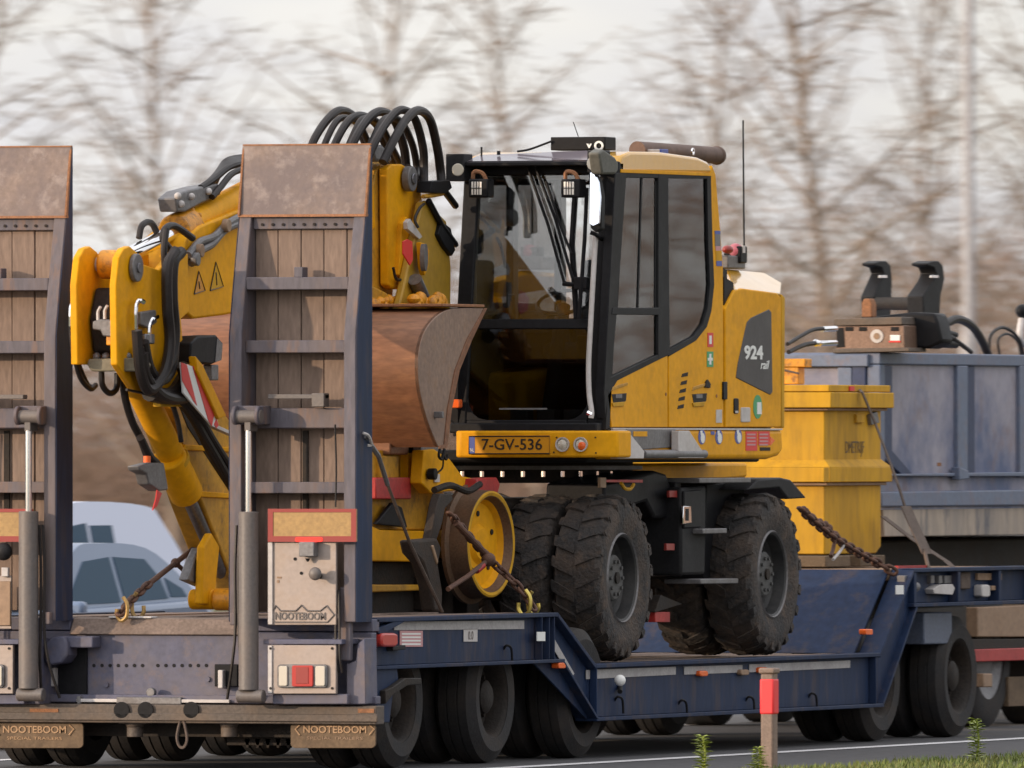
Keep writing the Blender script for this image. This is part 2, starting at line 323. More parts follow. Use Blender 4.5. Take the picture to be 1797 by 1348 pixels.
def blade(m, x, y, z, h, r, w):
    a = rnd.uniform(0, 6.28); lx, ly = math.cos(a) * h * .45 * r, math.sin(a) * h * .45 * r; b = a + 1.57
    dx, dy = math.cos(b) * w, math.sin(b) * w
    m.add([(x - dx, y - dy, z), (x + dx, y + dy, z), (x + lx * .4 + dx * .7, y + ly * .4 + dy * .7, z + h * .6), (x + lx * .4 - dx * .7, y + ly * .4 - dy * .7, z + h * .6), (x + lx, y + ly, z + h)],
          [(0, 1, 2, 3), (3, 2, 4)])
for i in range(26000):
    y = rnd.uniform(-6, 16); x = 2.50 + abs(rnd.gauss(0, .75)) if rnd.random() < .75 else rnd.uniform(2.55, 7)
    clump = .6 + .6 * math.sin(x * 3.1 + 1.7 * math.sin(y * 1.3)) * math.sin(y * 2.3 + x)
    blade(m, x, y, .0, max(.02, rnd.uniform(.015, .05) * (1 + .5 * clump)), rnd.uniform(.3, 1.3), rnd.uniform(.004, .008))
tag(m.build('verge_grass', GRASS, origin=(0, 0, 0)), kind='stuff')

def weed(px, py_top, x, label):
    p = PX(px, py_top, x); h = p.z; t = thing('roadside_weed', (x, p.y, 0), label, 'weed', 'weeds on the verge')
    st = MB(); st.tube([(x, p.y, 0), (x + .02, p.y, h * .5), (x, p.y + .02, h)], .006, 5); st.build('stem', WEED, t)
    lf = MB()
    for i in range(60):
        z = h * (.08 + .92 * i / 59); a = i * 2.4 + rnd.uniform(-.4, .4); l = rnd.uniform(.04, .09) * (1.1 - .3 * i / 59); c, s = math.cos(a), math.sin(a)
        q = Vector((x, p.y, z)); d = Vector((c, s, .35)); wv = Vector((-s, c, 0)) * l * .42
        lf.add([q, q + d * l * .5 + wv, q + d * l + Vector((0, 0, -.015)), q + d * l * .5 - wv], [(0, 1, 2, 3)])
    lf.build('leaves', WEED, t)
weed(1712, 1262, 2.75, 'tall yellow green weed growing at the right of the verge')
weed(1232, 1292, 2.6, 'small weed left of the red topped marker post')
weed(1330, 1312, 2.65, 'low weed right beside the foot of the marker post')

# ------------------------------------------------------------------ bare trees
def tube_fast(V, Fc, pts, radii, n):
    base = len(V); m = len(pts)
    for i, p in enumerate(pts):
        t = (pts[min(i + 1, m - 1)] - pts[max(i - 1, 0)]).normalized()
        a = t.orthogonal().normalized(); b = t.cross(a)
        for j in range(n):
            an = 6.2832 * j / n; V.append(tuple(p + (a * math.cos(an) + b * math.sin(an)) * radii[i]))
    for i in range(m - 1):
        for j in range(n):
            Fc.append((base + i * n + j, base + i * n + (j + 1) % n, base + (i + 1) * n + (j + 1) % n, base + (i + 1) * n + j))
def limb(R, p, d, L, k, curl, up):
    pts = [p.copy()]; d = d.normalized()
    for i in range(k):
        d = (d + Vector((R.gauss(0, curl), R.gauss(0, curl), R.gauss(0, curl) + up))).normalized(); pts.append(pts[-1] + d * (L / k))
    return pts
def tree_mesh(seed, H=14.0, tr=.09, z0=1.4, spread=.36):
    R = random.Random(seed); TV, TF, CV, CF = [], [], [], []
    trunk = limb(R, Vector((0, 0, 0)), Vector((0, 0, 1)), H, 14, .035, .02)
    tube_fast(TV, TF, trunk, [tr * (1 - .88 * i / 14) for i in range(15)], 9)
    z = z0; az = R.uniform(0, 6)
    while z < H * .96:
        i = min(13, int(z / H * 14)); f = z / H * 14 - i; p = trunk[i].lerp(trunk[i + 1], f)
        az += 2.4 + R.uniform(-.5, .5); el = math.radians(R.uniform(22, 62)); L = (H - z) * spread * R.uniform(.55, 1.1) + .5
        d = Vector((math.cos(az) * math.cos(el), math.sin(az) * math.cos(el), math.sin(el)))
        r0 = min(tr * .42, .010 + L * .0095)
        b = limb(R, p, d, L, 7, .09, .035); tube_fast(CV, CF, b, [r0 * (1 - .8 * q / 7) for q in range(8)], 5)
        ns = int(4 + L * 3.2)
        for s in range(ns):
            t = R.uniform(.15, 1) * 7; i2 = min(6, int(t)); q = b[i2].lerp(b[i2 + 1], t - i2); dd = (b[i2 + 1] - b[i2]).normalized()
            a2 = R.uniform(0, 6.28); v = Vector((math.cos(a2), math.sin(a2), R.uniform(-.35, .35)))
            L2 = R.uniform(.3, .55) * (L * .35 + .45)
            c = limb(R, q, dd * .45 + v, L2, 4, .14, .01); tube_fast(CV, CF, c, [.0075, .007, .006, .005, .004], 3)
            for u in range(R.randint(2, 5)):
                t3 = R.uniform(.2, 1) * 4; i3 = min(3, int(t3)); q3 = c[i3].lerp(c[i3 + 1], t3 - i3)
                a3 = R.uniform(0, 6.28); v3 = Vector((math.cos(a3), math.sin(a3), R.gauss(.05, .28)))
                e = limb(R, q3, v3, R.uniform(.18, .55), 2, .2, 0); tube_fast(CV, CF, e, [.0052, .0045, .0035], 3)
        z += R.uniform(.14, .34)
    out = []
    for V, Fc, nm in ((TV, TF, 'trunk'), (CV, CF, 'crown')):
        me = bpy.data.meshes.new(nm); me.from_pydata(V, [], Fc); me.materials.append(BARK); me.shade_smooth(); out.append(me)
    return out
TREES = [tree_mesh(11), tree_mesh(23, 13, .08), tree_mesh(37, 15, .105, 1.2, .40)]
def tree(px, d, k, rz, sc, label):
    p = PD(px, 770, d); t = thing('bare_tree', (p.x, p.y, -.5), label, 'tree', 'leafless trees behind the road'); t.rotation_euler = (0, 0, rz); t.scale = (sc, sc, sc)
    for me, nm in zip(TREES[k], ('trunk', 'crown')):
        o = bpy.data.objects.new(nm, me); col.objects.link(o); o.parent = t
tree(310, 232, 0, .3, .95, 'leafless tree with upswept limbs whose trunk rises between the two ramps')
tree(-95, 240, 1, 1.9, 1.0, 'leafless tree at the far left whose branches reach over the left ramp')
tree(645, 258, 2, 2.7, .95, 'leafless tree rising directly behind the loops of black hoses')
tree(958, 240, 1, 4.1, 1.0, 'leafless tree rising above the cab roof')
tree(1222, 262, 0, 5.3, 1.0, 'leafless tree behind the rear edge of the cab and its antenna')
tree(1470, 228, 2, .9, .95, 'leafless tree with the thickest trunk, above the black coupler hooks')
tree(1655, 268, 1, 3.3, 1.05, 'leafless tree just left of the pale lamp post')
tree(1880, 250, 0, 2.1, 1.0, 'leafless tree at the far right beyond the lamp post')

for i, (px, d, k) in enumerate(((-430, 236, 2), (-760, 250, 0), (-1090, 240, 1), (-1420, 255, 2), (2190, 240, 1), (2500, 256, 2), (2820, 238, 0), (3150, 250, 1))):
    tree(px, d, k, i * 1.3, .97, 'leafless tree of the row beyond the view, %s past the %s edge' % (('first', 'second', 'third', 'fourth')[i % 4], 'left' if i < 4 else 'right'))
def thicket(name, d0, d1, count, hfun, rad, lmin, lmax, seed, mat):
    R = random.Random(seed); V, Fc = [], []
    for i in range(count):
        px = R.uniform(-500, 2300) if i < 42000 else R.choice((R.uniform(-2200, -500), R.uniform(2300, 3900))); d = R.uniform(d0, d1); h = hfun(px) * (1 + .18 * math.sin(px * .021 + d) + .12 * math.sin(px * .05 + 2 * d))
        u = R.random() ** 1.35; z = -.5 + h * u; p = PD(px, 770, d); p.z = z
        a = R.uniform(0, 6.28); v = Vector((math.cos(a), math.sin(a), R.gauss(.35, .6)))
        L = R.uniform(lmin, lmax); tube_fast(V, Fc, limb(R, p, v, L, 2, .2, 0), [rad, rad * .8, rad * .5], 3)
    me = bpy.data.meshes.new(name); me.from_pydata(V, [], Fc); me.materials.append(mat); me.shade_smooth()
    o = bpy.data.objects.new(name, me); col.objects.link(o); o['kind'] = 'stuff'; return o
def hprof(px):
    t = min(1, max(0, (px - 250) / 900)); return 3.6 + 1.9 * t * t * (3 - 2 * t)
thicket('thicket', 272, 320, 84000, hprof, .013, .5, 1.3, 5, TWIG)
def bank():      # the wood behind, reads as one mass
    m = MB(); nx, ny = 850, 5; R = random.Random(9)
    for j in range(ny + 1):
        for i in range(nx + 1):
            px = -5000 + 11800 * i / nx; h = (hprof(px) * .62) * (1 + .2 * math.sin(i * .37) + .16 * math.sin(i * .93 + 1) + R.uniform(-.14, .14))
            p = PD(px, 770, 335 + 14 * j / ny + R.uniform(-2, 2)); p.z = -.6 + h * (0, .45, .75, .92, 1, .9)[j]
            m.v.append(tuple(p))
    m.f = [(j * (nx + 1) + i, j * (nx + 1) + i + 1, (j + 1) * (nx + 1) + i + 1, (j + 1) * (nx + 1) + i) for j in range(ny) for i in range(nx)]
    o = m.build('far_wood', TWIG, angle=10); o['kind'] = 'stuff'
bank()
def side_wood():      # the wood on the right of the road, mirrored in the cab windows
    m = MB(); R = random.Random(19); nx = 200
    for j in range(6):
        for i in range(nx + 1):
            y = -60 + 420 * i / nx; h = 2.3 * (1 + .22 * math.sin(i * .31) + .18 * math.sin(i * .83) + R.uniform(-.12, .12))
            m.v.append((36 + 6 * j / 5 + R.uniform(-1, 1), y, -.4 + h * (0, .4, .7, .9, 1, .9)[j]))
    m.f = [(j * (nx + 1) + i, j * (nx + 1) + i + 1, (j + 1) * (nx + 1) + i + 1, (j + 1) * (nx + 1) + i) for j in range(5) for i in range(nx)]
    m.build('far_wood', TWIG, angle=10)['kind'] = 'stuff'
side_wood()
def side_thicket():
    R = random.Random(77); V, Fc = [], []
    for i in range(9000):
        y = R.uniform(50, 210); u = R.random() ** 1.5; z = .8 + u * (4.6 + 2.2 * math.sin(y * .21) + 1.2 * math.sin(y * .53))
        a = R.uniform(0, 6.28); v = Vector((math.cos(a) * .7, math.sin(a), abs(R.gauss(.7, .7)))); L = R.uniform(.5, 1.5)
        tube_fast(V, Fc, limb(R, Vector((R.uniform(30, 36), y, z)), v, L, 2, .2, 0), [.022, .018, .010], 3)
    for k in range(26):
        y = R.uniform(50, 210); tube_fast(V, Fc, limb(R, Vector((33, y, -.3)), Vector((0, 0, 1)), R.uniform(5, 9), 6, .06, .02), [.11, .10, .09, .07, .05, .035, .02], 5)
    me = bpy.data.meshes.new('thicket'); me.from_pydata(V, [], Fc); me.materials.append(TWIG); me.shade_smooth()
    o = bpy.data.objects.new('thicket', me); col.objects.link(o); o['kind'] = 'stuff'
side_thicket()

# ------------------------------------------------------------------ lamp post far behind, marker post on the verge
p = PD(1700, 770, 178)
t = thing('lamp_post', (p.x, p.y, -.5), 'pale galvanised lamp post standing before the trees at the right', 'lamp post')
MB().cyl((p.x, p.y, -.5), (p.x, p.y, 3.2), .095, 16).build('pole_base', LAMPM, t)
MB().cyl((p.x, p.y, 3.2), (p.x, p.y, 10.0), .07, 16, r1=.045).build('pole', LAMPM, t)
MB().tube([(p.x, p.y, 9.9), (p.x - .3, p.y, 10.4), (p.x - 1.3, p.y, 10.6)], .04, 8).build('arm', LAMPM, t)
MB().box(p.x - 1.9, p.x - 1.25, p.y - .13, p.y + .13, 10.53, 10.66).build('lamp_head', LAMPM, t, .03)
MB().box(p.x - .10, p.x + .10, p.y - .12, p.y + .12, .6, 1.1).build('access_door', LAMPM, t, .02)

PXM = 2.62; p = PX(1350, 1345, PXM); y0 = p.y; zt = PX(1350, 1174, PXM).z; zr0 = PX(1350, 1254, PXM).z; zr1 = PX(1350, 1191, PXM).z
t = thing('marker_post', (PXM, y0, -.03), 'short brown roadside marker post with a red reflective band', 'marker post')
MB().px(PXM - .04, PXM + .04, [(y0 - .045, -.03), (y0 + .045, -.03), (y0 + .045, zt - .012), (y0 + .02, zt), (y0 - .045, zt - .03)]).build('post', POSTM, t, .012)
MB().box(PXM - .045, PXM + .045, y0 - .05, y0 + .05, zr0, zr1).build('red_band', REDB, t, .012)
MB().box(PXM - .05, PXM + .05, y0 - .055, y0 + .055, zt - .028, zt + .006).build('cap', POSTM, t, .01)

# ------------------------------------------------------------------ two vehicles on the far carriageway
def wheel_pair(t, xs, y, z, R, w, sgn):
    for x in xs:
        o = MB().lathe([(-w / 2, R * .62), (-w / 2, R * .9), (-w / 2 + .03, R), (w / 2 - .03, R), (w / 2, R * .9), (w / 2, R * .62), (-w / 2, R * .62)], (x, y, z), 36).build('wheel', RUB, t)
        MB().lathe([(w / 2 - .03, .001), (w / 2 - .02, R * .2), (w / 2 - .05, R * .45), (w / 2 - .01, R * .62)], (x, y, z), 36).build('rim', GREY, o)
def vehicle(name, label, cat, xr, yf, zg, Ln, Wd, prof_low, prof_roof, wins, paint, wb):
    """side profiles as (length, height) from the nose; xr = its side nearest the camera"""
    t = thing(name, (xr - Wd / 2, yf + Ln / 2, zg), label, cat)
    P = lambda pr: [(yf + a, zg + b) for a, b in pr]
    MB().px(xr - Wd, xr, P(prof_low)).build('body', paint, t, .05, seg=3)
    for yd in ((.30, .55, .76) if cat == 'car' else (.28, .52, .74)):      # door gaps
        MB().box(xr - .01, xr + .003, yf + yd * Ln, yf + yd * Ln + .012, zg + .38, zg + .95).build('door_gap', BLKP, t)
    for yd in (.50, .71): MB().box(xr - .01, xr + .02, yf + yd * Ln, yf + yd * Ln + .16, zg + .80, zg + .83).build('door_handle', paint, t, .008)
    m = MB(); pr = P([(v.x, v.y) for v in crom([Vector((a, b, 0)) for a, b in prof_roof], 4)]); n = len(pr); cx = xr - Wd / 2; zb = min(z for _, z in pr); zt = max(z for _, z in pr)
    hw = lambda z: Wd / 2 - .03 - .16 * (z - zb) / (zt - zb)
    vs = [(cx - hw(z), y, z) for y, z in pr] + [(cx + hw(z), y, z) for y, z in pr]
    m.add(vs, [tuple(range(n))[::-1], tuple(range(n, 2 * n))] + [(i, (i + 1) % n, n + (i + 1) % n, n + i) for i in range(n)])
    m.build('cabin', paint, t, .05, seg=3)
    for wn in wins:
        q = P(wn); g = MB(); k = len(q)
        g.add([(cx + hw(z) - .02, y, z) for y, z in q] + [(cx + hw(z) + .006, y, z) for y, z in q], [tuple(range(k))[::-1], tuple(range(k, 2 * k))] + [(i, (i + 1) % k, k + (i + 1) % k, k + i) for i in range(k)])
        g.build('side_window', MATS['dark_window'], t)
    (ya, za), (yb, zb2) = P(prof_roof)[1], P(prof_roof)[2]
    e = .006; g = MB(); g.hull8([(cx - hw(za) + .08, ya - e, za + .03), (cx + hw(za) - .08, ya - e, za + .03), (cx + hw(zb2) - .08, yb - e, zb2 - .04), (cx - hw(zb2) + .08, yb - e, zb2 - .04)],
                          [(cx - hw(za) + .08, ya + .04, za + .03), (cx + hw(za) - .08, ya + .04, za + .03), (cx + hw(zb2) - .08, yb + .04, zb2 - .04), (cx - hw(zb2) + .08, yb + .04, zb2 - .04)])
    g.build('windscreen', MATS['dark_window'], t)
    for s in (0, 1):
        x = xr - .25 - s * (Wd - .5)
        MB().ball((x, yf + .12, zg + .66), .14, 8, (1.2, .6, .7)).build('headlight', CLENS, t)
    MB().box(xr - Wd * .72, xr - Wd * .28, yf - .02, yf + .05, zg + .42, zg + .60).build('grille', BLKP, t, .02)
    MB().box(xr - .02, xr + .16, yf + .27 * Ln, yf + .27 * Ln + .12, zg + .93, zg + 1.05).build('door_mirror', paint, t, .03)
    for y in (yf + wb[0], yf + wb[1]): wheel_pair(t, (xr - .10, xr - Wd + .10), y, zg + .31, .31, .2, 1)
    return t
plain('dark_window', (.022, .060, .105), .35, 0.0, spec=.06)
vehicle('hatchback_car', 'silver blue hatchback passing beyond the deck with dark side windows', 'car', -8.6, 15.0, -.22, 4.2, 1.75,
        [(0, .25), (0, .62), (.15, .74), (1.0, .98), (3.95, 1.04), (4.18, .85), (4.2, .3), (4.1, .22), (.1, .22)],
        [(.85, .95), (.86, .96), (1.75, 1.40), (2.3, 1.46), (3.2, 1.42), (3.75, 1.20), (4.05, 1.0)],
        [[(1.35, 1.02), (1.90, 1.33), (2.42, 1.36), (2.42, 1.03)], [(2.50, 1.03), (2.50, 1.36), (3.1, 1.34), (3.30, 1.20), (3.36, 1.05)], [(3.42, 1.06), (3.40, 1.20), (3.68, 1.12), (3.74, 1.06)]], CARB, (.8, 3.4))
vehicle('white_van', 'white people carrier passing behind the silver hatchback', 'van', -12.0, 22.9, -.30, 4.8, 1.9,
        [(0, .25), (0, .70), (.2, .85), (1.0, 1.06), (4.7, 1.10), (4.8, .9), (4.8, .3), (.1, .22)],
        [(.8, 1.02), (.82, 1.03), (1.75, 1.66), (2.3, 1.80), (3.75, 1.77), (4.1, 1.62), (4.72, 1.06)],
        [[(1.30, 1.12), (1.9, 1.60), (2.45, 1.64), (2.45, 1.12)], [(2.52, 1.30), (2.52, 1.62), (2.98, 1.62), (2.98, 1.30)]], CARV, (.85, 3.9))
# ------------------------------------------------------------------ low-loader trailer
TR = thing('low_loader_trailer', (-1.39, 6, 0), 'dark blue low loader trailer with two raised rear ramps carrying the yellow excavator', 'trailer')
WD = 2.78
def both(fn):            # the same shape on the right side (X = 0) and mirrored on the left
    fn(lambda x: x); fn(lambda x: -WD - x)
def side_beams(fx):
    b = lambda m, x0, x1, *a: m.box(min(fx(x0), fx(x1)), max(fx(x0), fx(x1)), *a)
    near = fx(0) == 0
    m = MB(); b(m, -.15, 0, .06, 3.2, .895, .921); b(m, -.075, -.055, .06, 3.2, .632, .895); b(m, -.15, 0, .06, 3.32, .610, .632)
    for y in (2.92, 3.05, 3.14): b(m, -.055, -.004, y, y + .012, .632, .895)
    m.build('rear_side_beam', NAVY, TR, .004)
    # sloping piece down to the well
    ya, yb = 3.2, 3.88; za, zb = .921, .592
    m = MB()
    def slab(x0, x1, y0, z0, y1, z1, tz):
        m.hull8([(fx(x0), y0, z0), (fx(x1), y0, z0), (fx(x1), y0, z0 - tz), (fx(x0), y0, z0 - tz)], [(fx(x0), y1, z1), (fx(x1), y1, z1), (fx(x1), y1, z1 - tz), (fx(x0), y1, z1 - tz)])
    slab(-.15, 0, ya, za, yb, zb, .03)
    m.add([(fx(-.06), ya - .3, .62), (fx(-.06), ya, za - .03), (fx(-.06), yb, zb - .03), (fx(-.06), yb, .245), (fx(-.075), ya - .3, .62), (fx(-.075), ya, za - .03), (fx(-.075), yb, zb - .03), (fx(-.075), yb, .245)],
          [(0, 1, 2, 3), (7, 6, 5, 4), (0, 4, 5, 1), (1, 5, 6, 2), (2, 6, 7, 3), (3, 7, 4, 0)])
    slab(-.15, 0, 3.30, .628, 3.92, .262, .024)
    m.build('sloping_side_beam', NAVY, TR, .004)
    m = MB(); b(m, -.15, 0, 3.88, 9.32, .566, .592); b(m, -.075, -.055, 3.88, 9.30, .258, .566); b(m, -.15, 0, 3.90, 9.38, .234, .258)
    b(m, -.055, -.004, 3.90, 3.914, .258, .566); b(m, -.055, -.004, 9.22, 9.234, .258, .566)
    m.build('well_side_beam', NAVY, TR, .004)
    # rise to the gooseneck
    m = MB(); slab(-.15, 0, 9.30, .59, 9.98, 1.135, .03); slab(-.15, 0, 9.36, .262, 10.05, .90, .03)
    m.add([(fx(-.05), 9.30, .56), (fx(-.05), 9.98, 1.11), (fx(-.05), 10.05, .89), (fx(-.05), 9.36, .25), (fx(-.07), 9.30, .56), (fx(-.07), 9.98, 1.11), (fx(-.07), 10.05, .89), (fx(-.07), 9.36, .25)],
          [(0, 1, 2, 3), (7, 6, 5, 4), (0, 4, 5, 1), (1, 5, 6, 2), (2, 6, 7, 3), (3, 7, 4, 0)])
    m.build('rising_side_beam', NAVY, TR, .004)
    m = MB(); b(m, -.16, 0, 9.98, 12.55, 1.115, 1.140); b(m, -.10, -.08, 9.98, 12.55, .91, 1.115); b(m, -.16, 0, 9.98, 12.55, .885, .91)
    for y in (10.0, 10.9, 11.75, 12.53): b(m, -.08, -.006, y, y + .05, .91, 1.115)
    m.build('gooseneck_side_beam', NAVY, TR, .004)
both(side_beams)
# decks
for i in range(12):
    x = -2.62 + i * .2045; MB().box(x, x + .196, .13, 3.19, .872, .912 + .004 * (i % 3)).build('deck_plank', DECKW, TR, .006)
MB().box(-2.62, -.16, .14, 3.25, .80, .870).build('rear_frame', NAVY, TR)
for i in range(12):
    x = -2.62 + i * .2045; MB().box(x, x + .197, 3.9, 9.28, .545, .583 + .004 * (i % 2)).build('well_plank', DECKW, TR, .006)
MB().box(-2.62, -.16, 3.9, 9.3, .36, .543).build('well_frame', NAVY, TR)
m = MB(); m.hull8([(-2.62, 9.20, .59), (-.152, 9.20, .59), (-.152, 9.215, .582), (-2.62, 9.215, .582)], [(-2.62, 9.90, 1.134), (-.152, 9.90, 1.134), (-.152, 9.915, 1.126), (-2.62, 9.915, 1.126)])
m.build('rising_deck', NAVY, TR)
m = MB(); m.hull8([(-2.62, 3.2, .915), (-.15, 3.2, .915), (-.15, 3.2, .87), (-2.62, 3.2, .87)], [(-2.62, 3.9, .59), (-.15, 3.9, .59), (-.15, 3.9, .55), (-2.62, 3.9, .55)])
m.build('sloping_deck', NAVY, TR, .004)
MB().box(-2.62, -.165, 9.917, 12.52, 1.06, 1.136).build('gooseneck_deck', TAN, TR, .005)
MB().box(-2.3, -.45, 10.1, 12.3, .86, 1.06).build('gooseneck_frame', DARK, TR)
MB().box(-2.0, -.8, .4, 3.4, .50, .79).build('rear_spine', DARK, TR); MB().box(-2.0, -.8, 9.9, 13.4, .55, .86).build('dolly_frame', DARK, TR)
# reflective strips, plates and lamps along the side
def strip(pts, x=-.052, mat=WHITE, name='reflective_strip', th=.004): return sideplate(name, mat, TR, x, x + th, pts, 0)
strip([(692, 1106), (692, 1091), (920, 1089), (920, 1104)])
strip([(962, 1115), (974, 1123), (1008, 1182), (1004, 1188), (998, 1184), (964, 1126)])
strip([(1029, 1192), (1029, 1176), (1186, 1170), (1186, 1184)]); strip([(1201, 1184), (1201, 1170), (1303, 1167), (1303, 1180)]); strip([(1315, 1180), (1315, 1166), (1492, 1159), (1492, 1172)])
strip([(943, 1125), (943, 1109), (957, 1109), (957, 1125)], -.004, WPRINT, 'white_reflector', .006); strip([(1573, 1043), (1573, 1027), (1586, 1027), (1586, 1043)], -.006, WPRINT, 'white_reflector', .006)
s = strip([(702, 1135), (702, 1107), (742, 1107), (742, 1135)], -.052, PKPRINT, 'notice_plate')
m = MB()
for k in range(4): q = SX(-.048, [(705, 1114 + 6 * k), (705, 1111 + 6 * k), (738, 1111 + 6 * k), (738, 1114 + 6 * k)]); m.px(-.050, -.0465, q)
m.build('notice_print', WPRINT, s)
s = strip([(814, 1126), (814, 1104), (838, 1104), (838, 1126)], -.052, LGREY, 'number_plaque')
p = PX(826, 1116, -.048); text('plaque_digits', '0.0', .075, p, 'X', CYLG, s, .002)
def sideball(name, px, py, r, x, mat, sz=(1, 1, 1)):
    p = PX(px, py, x); return MB().ball(p, r, 12, sz).build(name, mat, TR)
lamp = sideplate('side_marker_lamp', REDLENS, TR, -.055, .02, rrect(671, 1111, 699, 1135, 6, 6), .012)
sideplate('lamp_bracket', BLKP, TR, -.055, -.01, [(690, 1142), (690, 1134), (712, 1132), (712, 1140)], .004)
for px, py in ((1236, 1182), (1341, 1176), (1308, 1180)):
    sideplate('orange_side_lamp', ORLENS if px != 1308 else TAN, TR, -.055, -.02, rrect(px - 7, py - 5, px + 7, py + 5, 3, 3), .006)
for px, py in ((987, 1168), (1526, 1109)): sideplate('orange_side_lamp', ORLENS, TR, -.05, .0, rrect(px - 6, py - 5, px + 6, py + 5, 2, 2), .004)
sideball('white_round_lamp', 1088, 1194, .036, .02, WPRINT); MB().cyl(PX(1088, 1200, -.055), PX(1088, 1214, -.02), .016, 8).build('lamp_stalk', BLKP, TR)
for px, py, dx in ((1090, 1226, 8), (1202, 1232, 12), (1320, 1226, 2), (1430, 1220, 10), (895, 1136, 10)):      # rope hooks
    MB().tube([PX(px - 12, py + 4, -.06), PX(px - 6, py - 3, -.035), PX(px + 2, py + 2, -.02), PX(px + 4, py + 26, -.02)], .008, 6).build('rope_hook', BLK, TR)
# gooseneck fittings
sideplate('side_badge', LGREY, TR, -.085, -.02, [(1640, 1042), (1638, 1034), (1644, 1030), (1650, 1026), (1672, 1025), (1676, 1032), (1672, 1044)], .004)
sideball('round_knob', 1606, 1030, .035, -.04, GREY); sideplate('fitting_plate', GREY, TR, -.085, -.03, rect(1588, 1010, 1602, 1022), .004); sideplate('small_tank', LGREY, TR, -.085, -.02, rrect(1724, 1026, 1738, 1048, 4, 4), .008)
sideplate('label_strip', TAN, TR, -.085, -.06, rect(1716, 1006, 1758, 1018), 0); sideplate('stake_pocket', TAN, TR, -.085, -.03, rect(1740, 1028, 1752, 1036), .003)
for px in (1634, 1648, 1658, 1664): sideplate('valve', GREY, TR, -.085, -.05, rect(px, 1010, px + 6, 1024), .002)
sideplate('valve_box', grime('grey_blue_box_paint', (.085, .105, .155), .5, amt=.4, dirt=(.10, .10, .11), scale=5, bump=.002), TR, -.3, -.12, [(1622, 1131), (1622, 1075), (1671, 1074), (1671, 1130)], .01)
# red-and-white strip along the gooseneck edge
sideplate('red_edge_strip', RED, TR, -.19, -.165, [(1576, 998), (1576, 993), (1628, 992), (1628, 997)], 0)
# road wheels
def road_wheel(x, y, z, sgn=1):
    R, w = .41, .25
    o = MB().lathe([(-w / 2, R * .62), (-w / 2 - .01, R * .82), (-w / 2 + .035, R * .98), (-.04, R), (-.035, R - .012), (-.028, R), (.028, R), (.035, R - .012), (.04, R), (w / 2 - .035, R * .98), (w / 2 + .01, R * .82), (w / 2, R * .62), (-w / 2, R * .62)], (x, y, z), 48).build('road_wheel', RUB, TR)
    k = w / 2
    MB().lathe([(sgn * (k - .0), R * .63), (sgn * (k - .012), R * .60), (sgn * (k - .03), R * .56), (sgn * (k - .12), R * .52), (sgn * (k - .14), R * .40), (sgn * (k - .13), R * .27), (sgn * (k - .05), R * .25), (sgn * (k - .03), R * .18), (sgn * (k - .03), .001)], (x, y, z), 40).build('rim', DARK, o)
    m = MB()
    for i in range(8):
        a = i * math.pi / 4; c = Vector((x + sgn * (k - .135), y + math.cos(a) * R * .4, z + math.sin(a) * R * .4)); m.cyl(c, c + Vector((sgn * .03, 0, 0)), .014, 6)
    m.build('wheel_nuts', DARK, o)
WY = [PX(706, 1250, -.12).y, PX(868, 1250, -.12).y, PX(1026, 1250, -.12).y, PX(1549, 1190, -.12).y, PX(1685, 1190, -.12).y]
for y in WY:
    for x in (-.25, -.53): road_wheel(x, y, .41, 1)
    for x in (-WD + .25, -WD + .53): road_wheel(x, y, .41, -1)
    MB().cyl((-2.3, y, .41), (-.5, y, .41), .07, 14).build('axle', DARK, TR)
    MB().box(-2.0, -.75, y - .35, y + .25, .43, .52).build('suspension_arm', DARK, TR, .02)
# side guard behind the last wheel and its latch
sideplate('rear_leg_plate', NAVY, TR, -.10, -.02, [(662, 1268), (662, 1172), (697, 1172), (700, 1200), (690, 1215), (684, 1268)], .005)
sideplate('latch', DARK, TR, -.02, .02, [(677, 1236), (677, 1212), (690, 1206), (712, 1190), (740, 1190), (740, 1201), (716, 1203), (690, 1220)], .006)
sideplate('corner_brace', NAVY, TR, -.05, -.004, [(660, 1104), (712, 1084), (722, 1084), (668, 1116)], .003)

# rear cross beam between and behind the ramps
MB().box(-WD + .0, 0, -.02, .055, .40, .835).build('rear_beam', NAVYD, TR, .008)
m = MB(); m.px(-1.955, -.835, [(-.026, PY(1, 1114, -.03).z), (-.050, PY(1, 1112, -.05).z), (.02, .912), (.10, .920), (.10, .80)]); m.build('rear_edge_board', DECKW, TR, .006)
m = MB()
for k in range(7): 
    for base in (165, 277):
        p = PY(base + k * 14.2, 1168, -.02); m.cyl(p + Vector((0, -.003, 0)), p + Vector((0, .02, 0)), .011, 10)
m.build('hole_row', BLK, TR, kind='stuff')
for x0, x1 in ((-WD, -1.96), (-.83, 0)): MB().box(x0, x1, -.015, .10, .84, .915).build('beam_cap', NAVYD, TR, .006)
for px, py, r in ((187, 1202, .016), (365, 1192, .016)):
    p = PY(px, py, -.022); MB().cyl(p, p + Vector((0, -.012, 0)), r, 10).build('bolt', NAVYD, TR)
